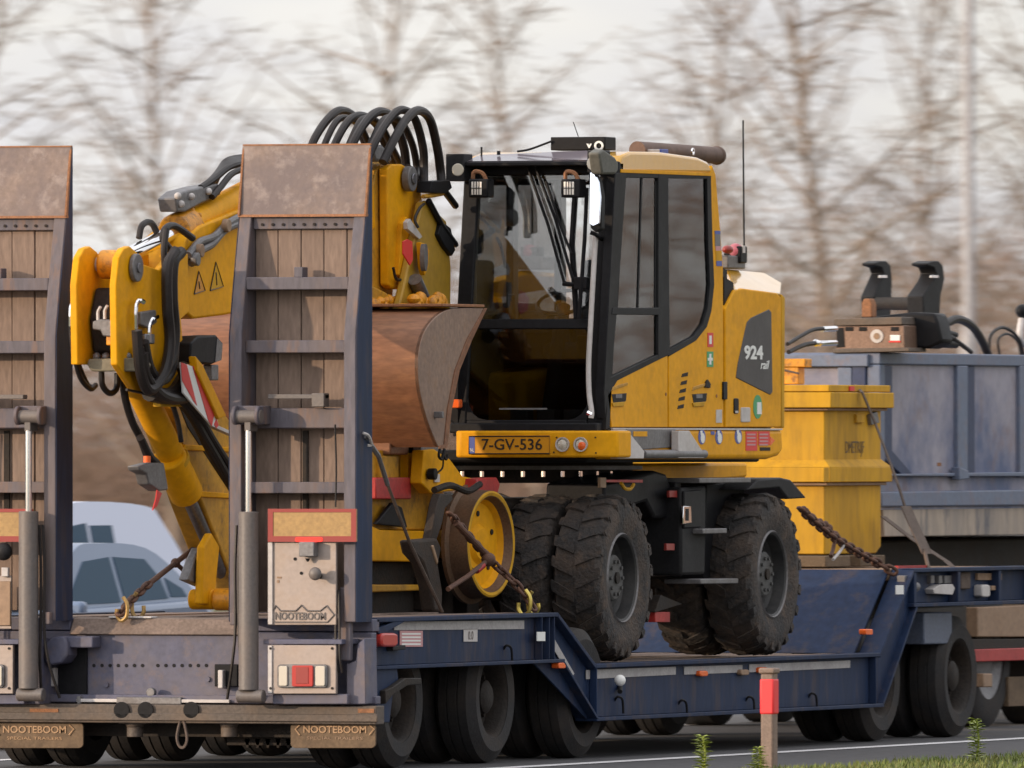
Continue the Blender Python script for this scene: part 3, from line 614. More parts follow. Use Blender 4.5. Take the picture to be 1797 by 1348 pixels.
# slotted brackets that hold the ramps at the deck edge
def ramp_bracket(mir):
    f = (lambda a: a) if not mir else (lambda a: 562 - a)
    if not mir:
        m = MB()
        m.py(-.20, -.02, RY(-.20, [(78, 1160), (80, 1128), (92, 1118), (112, 1116), (118, 1130), (118, 1150), (108, 1164), (86, 1168)])); m.build('ramp_bracket', NAVYD, TR, .012)
        MB().box(*[PY(112, 1, -.02).x, PY(178, 1, -.02).x], -.16, -.02, PY(1, 1136, -.1).z, PY(1, 1116, -.1).z).build('bracket_shelf', NAVYD, TR, .008)
        p0, p1 = PY(86, 1205, -.08), PY(96, 1172, -.08); MB().box(p0.x, p1.x, -.08, -.02, p0.z, p1.z).build('bracket_tongue', LGREY, TR, .006)
        p0, p1 = PY(100, 1222, -.06), PY(150, 1136, -.06); MB().box(p0.x, p1.x, -.04, -.018, p0.z, p1.z).build('bracket_pocket', BLK, TR, .006)
    else:
        p0, p1 = PY(375, 1205, -.06), PY(416, 1166, -.06); MB().box(p0.x, p1.x, -.05, -.018, p0.z, p1.z).build('bracket_pocket', BLK, TR, .006)
        p0, p1 = PY(382, 1208, -.09), PY(391, 1176, -.09); MB().box(p0.x, p1.x, -.09, -.018, p0.z, p1.z).build('bracket_tongue', LGREY, TR, .006)
ramp_bracket(False); ramp_bracket(True)
# sliding rail and bumper under the beam
def rbar(name, mat, y0, y1, x0, py0, x1, py1, bevel=.006):
    a, b = PY(x0, py1, y0), PY(x1, py0, y0); return MB().box(a.x, b.x, y0, y1, a.z, b.z).build(name, mat, TR, bevel)
rbar('slide_rail', NAVYD, -.10, -.02, 20, 1222, 660, 1232)
rbar('rail_sleeve', GREY, -.13, -.09, 204, 1224, 318, 1236); rbar('rail_rod', LGREY, -.125, -.095, 134, 1228, 402, 1232, .002); rbar('rail_sleeve', GREY, -.13, -.09, 134, 1222, 141, 1236)
rbar('bumper', DULL, -.20, -.06, -180, 1239, 660, 1266); rbar('bumper_lip', DULL, -.215, -.20, -180, 1254, 662, 1262)
rbar('bumper_end_strip', RUSTE, -.205, -.2, 628, 1244, 656, 1251, 0); rbar('bumper_end_strip', RUSTE, -.205, -.2, 52, 1244, 102, 1252, 0)
p = PY(268, 1215, -.06); MB().cyl(p, p + Vector((0, -.04, 0)), .028, 14).build('rail_knob', GREY, TR, .004)
for px in (214, 256, 336): 
    a = PY(px, 1246, -.205); MB().cyl(a, a + Vector((0, -.01, 0)), .05, 18).build('bumper_hole', BLK, TR)
for px in (237, 402):
    a = PY(px, 1276, -.1); m = MB(); m.cyl(a + Vector((0, 0, .06)), a + Vector((0, 0, -.0)), .075, 16, r1=.05); m.cyl(a + Vector((0, 0, 0)), a + Vector((0, 0, -.06)), .05, 12); m.box(a.x - .09, a.x + .09, a.y - .05, a.y + .05, a.z + .02, a.z + .035)
    m.build('tow_coupling', DULL, TR, .004)
m = MB(); c = PY(320, 1292, -.2); m.tube([c + Vector((-.01, 0, .11)), c + Vector((-.035, 0, .0)), c + Vector((-.02, 0, -.06)), c + Vector((.012, 0, -.065)), c + Vector((.03, 0, -.01)), c + Vector((.005, 0, .11))], .009, 6); m.build('cable_loop', STRAP, TR)
m = MB()
for k in range(6): a = PY(436 + 18 * k, 1310, .2); m.py(.18, .22, [(a.x - .02, a.z + .05), (a.x + .02, a.z + .05), (a.x + .008, a.z - .01), (a.x - .008, a.z - .01)])
m.box(PY(400, 1, .2).x, PY(560, 1, .2).x, .18, .24, PY(1, 1305, .2).z, PY(1, 1262, .2).z); m.build('toothed_plate', DARK, TR, .003)
MB().box(-2.5, -.3, .05, .12, .20, .40).build('underrun_beam', DARK, TR)
def mudflap(x0, x1, first):
    fl = rearplate('mud_flap', FLAP, TR, -.16, -.145, rrect(x0, 1268, x1, 1313, 8, 8), .003)
    a = PY((x0 + x1) / 2 + (3 if not first else -10), 1281, -.163); wpx = 112 if not first else 114
    text('mud_flap_lettering', 'NOOTEBOOM', .060, a, 'Y', FLAPL, fl, .002, width=wpx / 293 * 1.06, offset=.001)
    for s in (-1, 1):
        m = MB(); q = PY((x0 + x1) / 2 + (3 if not first else -10) + s * 66, 1281, -.163); m.tube([q + Vector((-s * .018, 0, .03)), q + Vector((s * .012, 0, .004)), q + Vector((-s * .018, 0, -.032))], .006, 5, False)
        m.build('chevron_mark', FLAPL, fl)
    text('mud_flap_small_lettering', 'SPECIAL TRAILERS', .026, PY((x0 + x1) / 2 - (10 if first else -3), 1296, -.162), 'Y', FLAPL if first else TAN, fl, .001, width=.36)
mudflap(510, 659, False); mudflap(-5, 146, True)

# ------------------------------------------------------------------ the two raised ramps
def ramp(xr, mir):
    xl = xr - .815; cx = (xl + xr) / 2
    f = lambda x: 2 * cx - x if mir else x
    def bx(m, x0, x1, *a): return m.box(min(f(x0), f(x1)), max(f(x0), f(x1)), *a)
    zt, zb = 3.765, .90
    prof = [(0, zb), (-.265, zb), (-.265, 2.62), (-.20, 2.92), (-.095, 3.355), (-.012, zt), (0, zt)]
    m = MB()
    for x0 in (xl, xr - .078): a, b = f(x0), f(x0 + .078); m.px(min(a, b), max(a, b), prof)
    RP = m.build('ramp', RAMPP, TR, .006)
    for x in (xr + .0015, xl - .0015) if not mir else (xr + .0015, xl - .0015):      # navy outer cheeks
        s = 1 if x > cx else -1
        MB().px(x - s * .001, x + s * .003, [(y * .985 - .002, z) for y, z in prof]).build('cheek_plate', NAVY, RP)
    m = MB(); o = .014
    m.px(xl - .004, xr + .004, [(-.262 + .165 - .0, 3.345), (-.030, zt + .003), (-.014, zt + .003), (-.078, 3.345)]); m.build('tip_plate', RUSTP, RP, .003)
    m = MB(); m.px(xl - .006, xr + .006, [(-.110, 3.335), (-.1, 3.350), (-.07, 3.350), (-.075, 3.335)]); m.px(xl - .006, xr + .006, [(-.034, zt + .001), (-.03, zt + .010), (-.008, zt + .010), (-.008, zt + .001)])
    for x in (xl - .007, xr - .005): m.px(x, x + .012, [(-.115, 3.345), (-.045, 3.70), (-.03, 3.76), (-.02, 3.76), (-.085, 3.345)])
    m.build('rusty_tip_edge', RUSTE, RP)
    def z_of(py): return 2 - (py - HOR) * 92.35 / F_PX
    wdt = .148
    for k in range(5):
        x0 = xl + .082 + k * (.655 / 4.42); x1 = min(x0 + wdt - .006 + (k % 2) * .002, xr - .08)
        if x1 - x0 > .02: bx(m := MB(), x0, x1, -.040 - .004 * (k % 2), -.006, zb + .06, z_of(398)); m.build('plank', WOOD, RP, .004)
    bx(m := MB(), xl + .08, xr - .08, -.075, -.042, z_of(401), z_of(368)); m.build('header_board', RAMPP, RP, .004)
    for k in range(9):
        a = Vector((f(xl + .14 + .067 * k), -.075, z_of(393))); MB().cyl(a, a + Vector((0, -.008, 0)), .009, 8).build('bolt', DARK, RP)
    for py0, py1, yf in ((486, 508, -.19), (597, 619, -.20), (846, 866, -.20)):
        bx(m := MB(), xl + .078, xr - .078, yf, -.05, z_of(py1), z_of(py0)); m.build('rung', RAMPP, RP, .005)
    bx(m := MB(), xl + .078, xr - .078, -.17, -.05, z_of(752), z_of(716)); m.build('rung', RAMPP, RP, .008)
    bx(m := MB(), xl + .23, xl + .60, -.22, -.15, z_of(700) , z_of(692)); bx(m, xl + .52, xl + .60, -.24, -.15, z_of(714), z_of(690)); m.build('latch_bar', CYLG, RP, .004)
    bx(m := MB(), xl + .39, xl + .425, -.055, -.042, z_of(900), z_of(756)); m.build('stay_rod', DARK, RP)
    a = Vector((f(xl + .415), -.2, z_of(483))); MB().box(a.x - .028, a.x + .028, -.19, -.10, a.z - .012, a.z + .05).build('lug', RAMPP, RP, .004)
    # lift cylinder with chrome rod
    xc = f(xl + .150); yc = -.33
    MB().cyl((xc, yc, z_of(906)), (xc, yc, z_of(755)), .021, 20).build('cylinder_rod', CHROME, RP)
    MB().cyl((xc, yc, z_of(1212)), (xc, yc, z_of(898)), .060, 28).build('cylinder_barrel', CYLG, RP, .006)
    m = MB(); m.cyl((f(xl + .075), yc, z_of(731)), (f(xl + .235), yc, z_of(731)), .040, 20); m.box(xc - .02, xc + .02, yc - .02, yc + .1, z_of(757), z_of(731)); m.build('pivot_pin', CYLG, RP, .004)
    m = MB()
    for x in (xl + .055, xl + .205): a = f(x); m.cyl((a, yc, z_of(729)), (a + (.024 if not mir else -.024), yc, z_of(729)), .058, 20)
    bx(m, xl + .06, xl + .23, yc + .02, -.16, z_of(745), z_of(712)); m.build('pivot_lug', RAMPP, RP, .006)
    m = MB(); m.cyl((xc - .07, yc, z_of(1222)), (xc + .1, yc, z_of(1222)), .040, 16); m.build('cylinder_foot', CYLG, RP, .006)
    # hydraulic lines beside the barrel
    for k, dx in enumerate((.062, .085)):
        MB().tube([(f(xl + .15 - dx - .0), -.31, z_of(922)), (f(xl + .15 - dx - .01), -.31, z_of(1000)), (f(xl + .15 - dx - .008), -.31, z_of(1100)), (f(xl + .15 - dx - .03 * k), -.30, z_of(1160)), (f(xl + .10 - .12 * k), -.25, z_of(1228))], .010, 6).build('hydraulic_line', HOSE, RP)
    bx(m := MB(), xl + .02, xl + .085, -.31, -.26, z_of(1098), z_of(1076)); m.build('line_clamp', RAMPP, RP, .006)
    MB().tube([(f(xr - .135), -.26, z_of(745)), (f(xr - .130), -.255, z_of(820)), (f(xr - .132), -.26, z_of(890))], .006, 6).build('loose_wire', BLK, RP)
    bx(m := MB(), xr - .115, xr - .04, -.24, -.2, z_of(1160), z_of(1030)); m.build('foot_plate', RAMPP, RP, .01)
    for dx in (.105, .13): MB().tube([(f(xr - dx), -.28, z_of(1035)), (f(xr - dx + .01), -.29, z_of(1090)), (f(xr - dx + .012), -.29, z_of(1150)), (f(xr - dx + .02), -.27, z_of(1180))], .008, 6).build('brake_line', HOSE, RP)
    return RP
ramp(-.012, False); ramp(-1.955, True)
def back_board(x0, full):      # marker board, aluminium panel and lamp panel behind each ramp; x0 = left edge pixel
    d = x0 - 470; y = -.30
    q = lambda pts: [(a + d, b) for a, b in pts]
    mb = rearplate('marker_board', MARKER, TR, y - .02, y, q(rect(470, 893, 625, 951)), .003)
    for r in ((470, 893, 625, 899), (470, 941, 625, 951), (470, 899, 479, 941), (616, 899, 625, 941)):
        rearplate('red_border', REDF if r[1] != 941 else REDF, mb, y - .024, y - .0205, q(rect(*r)), 0)
    rearplate('lit_lamp', REDL, mb, y - .027, y - .0205, q(rrect(518, 943, 566, 951, 4, 3)), 0)
    if full:
        pn = rearplate('aluminium_panel', ALU, TR, y, y + .025, q(rect(470, 952, 590, 1097)), .004)
        rearplate('panel_fold', LGREY, pn, y - .012, y, q(rect(470, 952, 478, 1096)), .002)
        rearplate('lamp_housing', GREY, pn, y - .075, y, q(rect(524, 951, 551, 977)), .006)
        a = PY(540, 980, y - .03); MB().cyl(a, a + Vector((0, 0, -.02)), .016, 10, r1=.006).build('drain', BLK, pn)
        a = PY(562, 1011, y); k = MB(); k.cyl(a, a + Vector((-.035, -.07, .015)), .018, 14); k.build('knob_stem', DARK, pn)
        b = PY(553, 1007, y - .08); MB().ball(b, .040, 14, (1, .7, 1)).build('knob', CYLG, pn)
        for px, py in ((518, 981), (529, 1006)): a = PY(px, py, y); MB().cyl(a + Vector((0, -.004, 0)), a + Vector((0, .005, 0)), .010, 10).build('panel_hole', BLK, pn)
        rearplate('worn_mark', TAN, pn, y - .003, y, q(rect(486, 1012, 494, 1015)), 0); rearplate('worn_mark', TAN, pn, y - .003, y, q(rect(486, 1018, 490, 1023)), 0)
        out = [(473, 1080), (484, 1063), (492, 1072), (519, 1072), (529, 1062), (539, 1072), (562, 1072), (573, 1063), (586, 1079), (574, 1092), (482, 1092)]
        m = MB(); P3 = [PY(a, b, y - .004) for a, b in out]; m.tube(P3 + [P3[0]], .0048, 5, False); m.build('badge_outline', CYLG, pn)
        text('badge_lettering', 'NOOTEBOOM', .062, PY(527, 1082, y - .003), 'Y', CYLG, pn, .002, width=.325, offset=.0012)
    lp = rearplate('lamp_panel', ALU, TR, y, y + .03, q(rect(470, 1132, 590, 1218)), .005)
    rearplate('panel_fold', LGREY, lp, y - .010, y, q(rect(470, 1133, 477, 1217)), .002)
    for px in (475, 583):
        for py in (1138, 1208): a = PY(px + d, py, y - .009 if px == 475 else y); MB().cyl(a, a + Vector((0, -.006, 0)), .008, 8).build('screw', DARK, lp)
    hs = rearplate('tail_lamp', GREY, lp, y - .018, y, q(rrect(486, 1166, 574, 1207, 6, 6)), .004)
    rearplate('red_lens', REDLENS, hs, y - .030, y - .018, q(rrect(512, 1168, 549, 1205, 3, 3)), .004)
    rearplate('red_reflector', REDF, hs, y - .033, y - .030, q(rect(519, 1171, 541, 1200)), .002)
    for a, b in ((489, 504), (553, 570)): rearplate('clear_lens', CLENS, hs, y - .028, y - .018, q(rrect(a, 1169, b, 1204, 3, 3)), .004)
    rearplate('panel_bracket', NAVYD, TR, y + .03, -.02, q(rect(478, 1218, 610, 1236)), .006); rearplate('panel_top', NAVYD, TR, y + .0, -.02, q(rect(462, 1122, 600, 1131)), .004)
    rearplate('side_bracket', NAVYD, TR, -.22, -.02, q([(608, 1236), (608, 1165), (624, 1160), (628, 1130), (640, 1120), (642, 1236)]), .006)
back_board(470, True); back_board(-97, False)
rearplate('number_plate', TAN, TR, -.315, -.30, rect(-60, 1020, 18, 1098), .004)
rearplate('plate_frame', ALU, TR, -.30, -.29, rect(-70, 1010, 20, 1104), .004)
rearplate('edge_reflector', LGREY, TR, -.33, -.30, rect(2, 996, 14, 1012), .004)
a = PY(6, 968, -.32); MB().ball(a, .055, 12, (1, .8, 1)).build('lamp_bulge', BLKP, TR)
# ------------------------------------------------------------------ the excavator
XS, XR = -.15, -1.19                       # the cab's outer and inner side planes
EX = thing('wheeled_excavator', (-1.38, 6, .6), 'yellow road rail excavator with black cab frame chained down on the trailer', 'excavator')
def yc(py): return 4.45 + .25 * (750 - py) / 465.0        # rake of the cab front
def zf(py): return PY(930, py, yc(py)).z
def rb(x0, x1, py0, py1, d0=0.0, d1=.06):    # a bar in the raked cab front, x in metres, heights in pixels
    z0, z1, y0, y1 = zf(py0), zf(py1), yc(py0), yc(py1)
    return MB().hull8([(x0, y0 + d0, z0), (x1, y0 + d0, z0), (x1, y1 + d0, z1), (x0, y1 + d0, z1)], [(x0, y0 + d1, z0), (x1, y0 + d1, z0), (x1, y1 + d1, z1), (x0, y1 + d1, z1)])
def fx(px, py): return PY(px, py, yc(py)).x
def sp(name, mat, pts, x1=XS, th=.03, bevel=.004, parent=None, **k): return sideplate(name, mat, parent or EX, x1 - th, x1, pts, bevel, **k)
# cab: yellow lower side, roof and rear pillar
CAB = sp('cab_side_panel', YEL, [(1074, 750), (1066, 692), (1085, 664), (1172, 622), (1172, 750)], th=.05, bevel=.006)
sp('rear_side_panel', YEL, [(1174, 750), (1174, 621), (1222, 596), (1240, 572), (1247, 545), (1252, 500), (1249, 430), (1246, 306), (1250, 290), (1256, 306), (1264, 400), (1269, 470), (1270, 750)], th=.05, bevel=.006)
m = MB(); prof = SX(XS, [(1092, 303), (1086, 290), (1092, 273), (1108, 266), (1160, 267), (1225, 276), (1243, 284), (1252, 304)])
m.px(XR + .02, XS - .0, prof); m.build('cab_roof', grime('glossy_yellow_paint', (.64, .33, .02), .16, coat=.6, amt=.25, dirt=(.5, .36, .16), scale=2, var=.04, bump=0), EX, .02, seg=3)
sp('roof_gutter', YEL, [(1090, 303), (1090, 297), (1246, 303), (1250, 309), (1246, 309)], x1=XS + .006, th=.03, bevel=.002)
# front frame
rb(XR, XR + .105, 757, 284).build('left_front_pillar', BLK, EX, .012)
rb(XS - .125, XS, 757, 284, 0, .10).build('right_front_pillar', BLK, EX, .015)
rb(XR + .105, XS - .125, 577, 560).build('window_crossbar', BLK, EX, .006)
rb(XR + .105, XS - .125, 306, 284).build('front_header', BLK, EX, .006)
rb(XR + .105, XS - .125, 757, 737).build('front_sill', BLK, EX, .008)
rb(XR + .03, XS - .02, 760, 742, -.10, .02).build('front_apron', BLK, EX, .01)
# rounded corners of the lower pane
for sx, x in ((1, XR + .105), (-1, XS - .125)):
    m = MB(); pts = [(x, 737)] + [(x + sx * .13 * (1 - math.sin(a)), 737 - 38 * (1 - math.cos(a))) for a in (0, .39, .78, 1.18, 1.57)]
    m.extr([(a, yc(b) + .004, zf(b)) for a, b in pts], (0, .04, 0)); m.build('corner_gusset', BLK, EX)
g = rb(XR + .10, XS - .12, 560, 306, .012, .020); UP = g.build('windscreen', GLS, EX)
g = rb(XR + .10, XS - .12, 737, 577, .016, .022); LP = g.build('lower_windscreen', GLSL, EX)
m = MB()
m.hull8(*[[(fx(a, b), yc(b) + d, zf(b)) for a, b in ((876, 716), (876, 719), (960, 719), (960, 716))] for d in (-.002, .002)]); m.build('glass_line', GREY, LP)
# side door and windows
sp('door_front_pillar', BLK, [(1062, 735), (1060, 690), (1080, 303), (1100, 303), (1084, 540), (1072, 668), (1068, 692)], x1=XS + .004, th=.06, bevel=.006)
sp('door_post', BLKP, [(1155, 632), (1156, 303), (1173, 303), (1176, 623)], x1=XS + .004, th=.05, bevel=.005)
sp('door_upper_rail', BLKP, [(1090, 312), (1090, 301), (1248, 306), (1248, 314)], x1=XS + .002, th=.04)
sp('window_sill_bar', BLKP, [(1074, 552), (1076, 540), (1158, 540), (1158, 553)], x1=XS + .008, th=.03)
sp('door_lower_frame', BLK, [(1068, 694), (1068, 658), (1072, 662), (1160, 620), (1160, 630), (1084, 668)], x1=XS + .003, th=.04)
sp('rear_window_frame', BLK, [(1174, 626), (1174, 614), (1218, 590), (1234, 568), (1242, 540), (1246, 500), (1243, 430), (1241, 306), (1248, 306), (1251, 430), (1254, 500), (1249, 546), (1241, 574), (1222, 598)], x1=XS + .003, th=.03)
sp('door_window', GLSD, [(1084, 542), (1097, 312), (1157, 312), (1157, 542)], x1=XS - .012, th=.006, bevel=0)
sp('door_lower_window', GLSD, [(1070, 662), (1078, 552), (1157, 552), (1157, 622)], x1=XS - .012, th=.006, bevel=0)
sp('rear_side_window', GLSD, [(1173, 616), (1173, 312), (1242, 312), (1246, 500), (1240, 545), (1232, 568), (1217, 591)], x1=XS - .012, th=.006, bevel=0)
sp('sliding_pane_edge', BLKP, [(1119, 540), (1126, 312), (1128, 312), (1121, 540)], x1=XS - .006, th=.008, bevel=0)
sp('door_inner_post', BLK, [(1149, 540), (1150, 318), (1156, 318), (1156, 540)], x1=XS - .008, th=.05, bevel=0)
# far side and rear wall of the cab
yr = PX(1248, 400, XS).y; zr = zf(300); zsill = zf(560); zfl = zf(752)
MB().box(XR, XR + .05, yc(750), yr, zfl, zsill).build('far_side_wall', BLK, EX)
for y in (4.70, 5.45, yr - .09): MB().box(XR, XR + .05, y, y + .09, zsill, zr).build('far_side_post', BLK, EX)
MB().box(XR + .02, XR + .026, 4.79, yr - .09, zsill, zr - .02).build('far_side_window', GLS, EX)
MB().box(XR, XS - .05, yr - .05, yr, zfl, zsill + .02).build('cab_rear_wall', BLK, EX)
MB().box(XR, XS - .05, yr - .05, yr, zr - .06, zr + .03).build('cab_rear_header', BLK, EX)
MB().box(XR + .09, XS - .06, yr - .03, yr - .024, zsill + .02, zr - .06).build('rear_window', GLS, EX)
MB().box(XR, XS, yc(750) + .05, yr, zfl - .05, zfl).build('cab_floor', BLK, EX)
MB().box(XR + .06, XS - .06, yc(290) + .07, yr - .06, zr - .03, zr - .005).build('cab_headliner', BLKP, EX)
# inside: seat, consoles, steering column, pedals
sc = (XR + XS) / 2 + .02
m = MB().box(sc - .25, sc + .25, 5.30, 5.85, zfl + .42, zfl + .55); m.build('seat_cushion', SEATM, EX, .05, seg=3)
m = MB(); m.hull8([(sc - .23, 5.76, zfl + .5), (sc + .23, 5.76, zfl + .5), (sc + .21, 5.92, zfl + 1.08), (sc - .21, 5.92, zfl + 1.08)], [(sc - .23, 5.90, zfl + .5), (sc + .23, 5.90, zfl + .5), (sc + .21, 6.02, zfl + 1.08), (sc - .21, 6.02, zfl + 1.08)])
m.build('seat_back', SEATM, EX, .04, seg=3)
MB().box(sc - .13, sc + .13, 5.93, 6.03, zfl + 1.12, zfl + 1.28).build('headrest', SEATM, EX, .03)
MB().box(sc - .2, sc + .2, 5.4, 5.8, zfl, zfl + .42).build('seat_base', BLKP, EX, .02)
for s in (-1, 1):
    c = MB().box(sc + s * .36 - .09, sc + s * .36 + .09, 5.05, 5.8, zfl + .40, zfl + .64).build('armrest_console', BLKP, EX, .03)
    MB().tube([(sc + s * .36, 5.12, zfl + .62), (sc + s * .36, 5.08, zfl + .75), (sc + s * .355, 5.06, zfl + .85)], .022, 8).build('joystick', BLK, c)
m = MB(); m.tube([(sc, 4.75, zfl + .05), (sc, 4.95, zfl + .55), (sc, 5.05, zfl + .78)], .045, 10); m.build('steering_column', BLKP, EX)
m = MB(); m.lathe([(-.012, .17), (.0, .185), (.012, .17), (0, .155), (-.012, .17)], (0, 0, 0), 28, 'Z'); m.v = [(sc + a, 5.05 + b * .87 - c * .5, zfl + .80 + c + b * .45) for a, b, c in m.v]; m.build('steering_wheel', BLK, EX)
for k in range(3): MB().box(sc - .22 + .18 * k, sc - .10 + .18 * k, 4.66, 4.78, zfl + .03, zfl + .12).build('pedal', GREY, EX, .01)
MB().box(XS - .30, XS - .13, 4.72, 4.80, zf(640), zf(588)).build('monitor', BLKP, EX, .02)
MB().box(XS - .20, XS - .16, 5.3, 5.34, zfl + .2, zfl + 1.2).build('grab_handle', LGREY, EX, .01)
for y in (4.78, 5.2): MB().tube([(XS - .05, y, zf(655)), (XS - .05, y + .04, zf(600)), (XS - .05, y, zf(560))], .012, 6).build('door_handrail', LGREY, EX)
MB().box(XR + .07, XR + .27, 5.5, 5.9, zfl, zfl + .75).build('side_cabinet', BLKP, EX, .02)
# roof fittings: visor, skylight, work lamps, beacon box, antennas
def fb(name, mat, x0, py0, x1, py1, y0, y1, bevel=.006, parent=None):
    a, b = PY(x0, py1, y0), PY(x1, py0, y0); return MB().box(a.x, b.x, y0, y1, a.z, b.z).build(name, mat, parent or EX, bevel)
fb('sun_visor', BLK, 786, 283, 1062, 292, 4.52, 4.72)
m = MB(); m.hull8([PY(814, 283, 4.56), PY(1036, 281, 4.56), PY(1036, 264, 4.80), PY(842, 272, 4.80)], [p + Vector((0, .02, -.02)) for p in (PY(814, 283, 4.56), PY(1036, 281, 4.56), PY(1036, 264, 4.80), PY(842, 272, 4.80))]); m.build('skylight', plain('skylight_glass', (.20, .17, .19), .12, 0, spec=1.0), EX)
fb('roof_edge_lamp', BLKP, 782, 270, 814, 318, 4.50, 4.66); c = PY(803, 298, 4.495); MB().cyl(c, c + Vector((0, .02, 0)), .040, 18).build('headlight', CLENS, EX, .004)
h = fb('lamp_hood', BLKP, 1030, 264, 1062, 303, 4.50, 4.60, .008)
m = MB(); m.px(XS - .02, XS + .06, SX(XS + .06, [(1052, 268), (1060, 262), (1080, 276), (1086, 286), (1085, 302), (1080, 306), (1058, 306)])); m.build('lamp_hood', grime('dull_grey_plastic', (.10, .098, .085), .6, amt=.3, dirt=(.07, .065, .055), scale=5, bump=.001), EX, .015, seg=3)
c = PY(1041, 287, 4.495); MB().cyl(c, c + Vector((0, .02, 0)), .045, 18).build('headlight', CLENS, h, .004)
for px in (838, 1000):
    wl = fb('work_lamp', BLK, px - 16, 314, px + 18, 347, 4.44, 4.56, .010)
    LF = fb('lamp_face', LED, px - 11, 319, px + 7, 342, 4.435, 4.44, .003, wl)
    m = MB()
    for k in range(1, 4):
        x = px - 11 + 18 * k / 4; a, b = PY(x - .6, 342, 4.434), PY(x + .6, 319, 4.434); m.box(a.x, b.x, 4.432, 4.436, a.z, b.z)
    a, b = PY(px - 11, 331, 4.434), PY(px + 7, 329.5, 4.434); m.box(a.x, b.x, 4.4315, 4.4355, a.z, b.z); m.build('lamp_grid', BLKP, LF)
    m = MB(); m.tube([PY(px - 8, 314, 4.5), PY(px - 6, 302, 4.5), PY(px + 8, 304, 4.5), PY(px + 16, 318, 4.5)], .014, 6); m.build('lamp_bracket', RUSTE, wl)
bb = fb('roof_camera_box', BLK, 966, 240, 1062, 264, 4.85, 5.05, .006)
c = PY(1051, 256, 4.845); m = MB(); m.lathe([(-.004, .018), (-.004, .031), (.004, .031), (.004, .018), (-.004, .018)], c, 24, 'Y'); m.build('ring_mark', WPRINT, bb)
text('camera_box_mark', 'v', .055, PY(1034, 255, 4.845), 'Y', WPRINT, bb, .003, width=.036, offset=.002)
m = MB(); m.tube([PY(908, 266, 4.8), PY(930, 262, 4.8), PY(968, 248, 4.84)], .007, 6); m.build('roof_cable', BLK, EX)
m = MB(); m.tube([PY(845, 274, 4.75), PY(845, 258, 4.75)], .007, 6, False); m.tube([PY(875, 272, 4.75), PY(875, 265, 4.75)], .012, 8, False); m.build('roof_stub', BLK, EX)
m = MB(); m.tube([PY(1015, 240, 4.9), PY(1006, 214, 4.9)], .003, 5, False); m.build('roof_antenna', BLK, EX)
m = MB(); a, b = PX(1118, 263, -.45), PX(1258, 273, -.45); m.cyl(a, b, .055, 20); m.ball(b, .062, 10); m.build('roof_tube', grime('brown_roof_tube', (.11, .062, .045), .6, amt=.4, dirt=(.06, .04, .03), scale=4, bump=.002), EX)
for px in (1152, 1167): sp('tube_clamp', LGREY if px == 1152 else BLUP, rect(px - 6, 262, px + 6, 273), x1=-.36, th=.08)
m = MB(); m.lathe([(-.004, .014), (-.004, .024), (.004, .024), (.004, .014), (-.004, .014)], PX(1216, 266, -.35), 18); m.build('lifting_ring', CHROME, EX)
# windscreen wiper and front handrail, mirror
def ft(name, mat, pts, r, d=-.03, n=6, smooth=False): return MB().tube([PY(a, b, yc(b) + d) for a, b in pts], r, n, smooth).build(name, mat, EX)
ft('wiper_arm', BLK, [(925, 290), (962, 395), (990, 495)], .011); ft('wiper_arm', BLK, [(939, 290), (975, 385), (1006, 492)], .011); ft('wiper_blade', BLKP, [(958, 318), (985, 400), (1003, 445)], .009, -.02)
ft('wiper_pivot', BLK, [(988, 498), (1014, 500), (1016, 488)], .016); ft('wiper_motor_post', BLK, [(1010, 335), (1004, 430), (1008, 490), (1012, 560)], .022, .02)
fb('wiper_bracket', BLK, 1006, 486, 1030, 508, 4.53, 4.60)
ft('side_stay', BLK, [(1030, 330), (1026, 420), (1016, 560)], .014, -.05)
ft('front_handrail', LGREY, [(1046, 405), (1042, 470), (1037, 560), (1033, 640), (1034, 690), (1038, 722), (1037, 734)], .017, -.09, 10, True)
ft('handrail_foot', CHROME, [(1032, 724), (1040, 728)], .02, -.09, 8)
m = MB(); q = [(1033, 300), (1041, 300), (1051, 318), (1056, 345), (1055, 402), (1045, 408), (1036, 400)]
m.extr([PY(a, b, 4.42) for a, b in q], (.0, .07, 0)); MIR = m.build('mirror_housing', BLKP, EX, .008)
m = MB(); q = [(1036, 303), (1041, 303), (1050, 320), (1054, 346), (1053, 392), (1044, 396), (1038, 392)]; P3 = [PY(a, b, 4.40) for a, b in q]; zm = P3[0].z; P3 = [Vector((v.x, v.y + (v.z - zm) * .10, v.z)) for v in P3]
m.extr(P3, (0, .03, 0)); m.build('mirror_glass', plain('mirror', (.80, .88, 1.0), .04, 1.0), MIR)
m = MB(); m.tube([PY(1036, 408, 4.45), PY(1046, 412, 4.47), PY(1056, 420, 4.60)], .014, 6); m.build('mirror_arm', BLK, EX)
# bumper, number plate, lamps
m = MB(); x0, x1 = PY(796, 780, 4.30).x, PY(1070, 780, 4.30).x; z0, z1 = PY(900, 803, 4.30).z, PY(900, 756, 4.30).z
m.add([(x, y, z) for z in (z0, z1) for x, y in ((x0, 4.62), (x0, 4.34), (x0 + .04, 4.30), (x1 - .13, 4.30), (x1 - .05, 4.33), (x1 + .02, 4.40), (x1 + .03, 4.62))],
      [tuple(range(7))[::-1], tuple(range(7, 14))] + [(i, (i + 1) % 7, 7 + (i + 1) % 7, 7 + i) for i in range(7)])
BU = m.build('front_bumper', YEL, EX, .015, seg=3)
PLT = rearplate('number_plate', PLATE, BU, 4.289, 4.2995, [(822, 797), (822, 766), (965, 765), (965, 796)], .002)
rearplate('plate_band', BLUP, PLT, 4.287, 4.2888, [(823, 796), (823, 767), (833, 767), (833, 796)], 0)
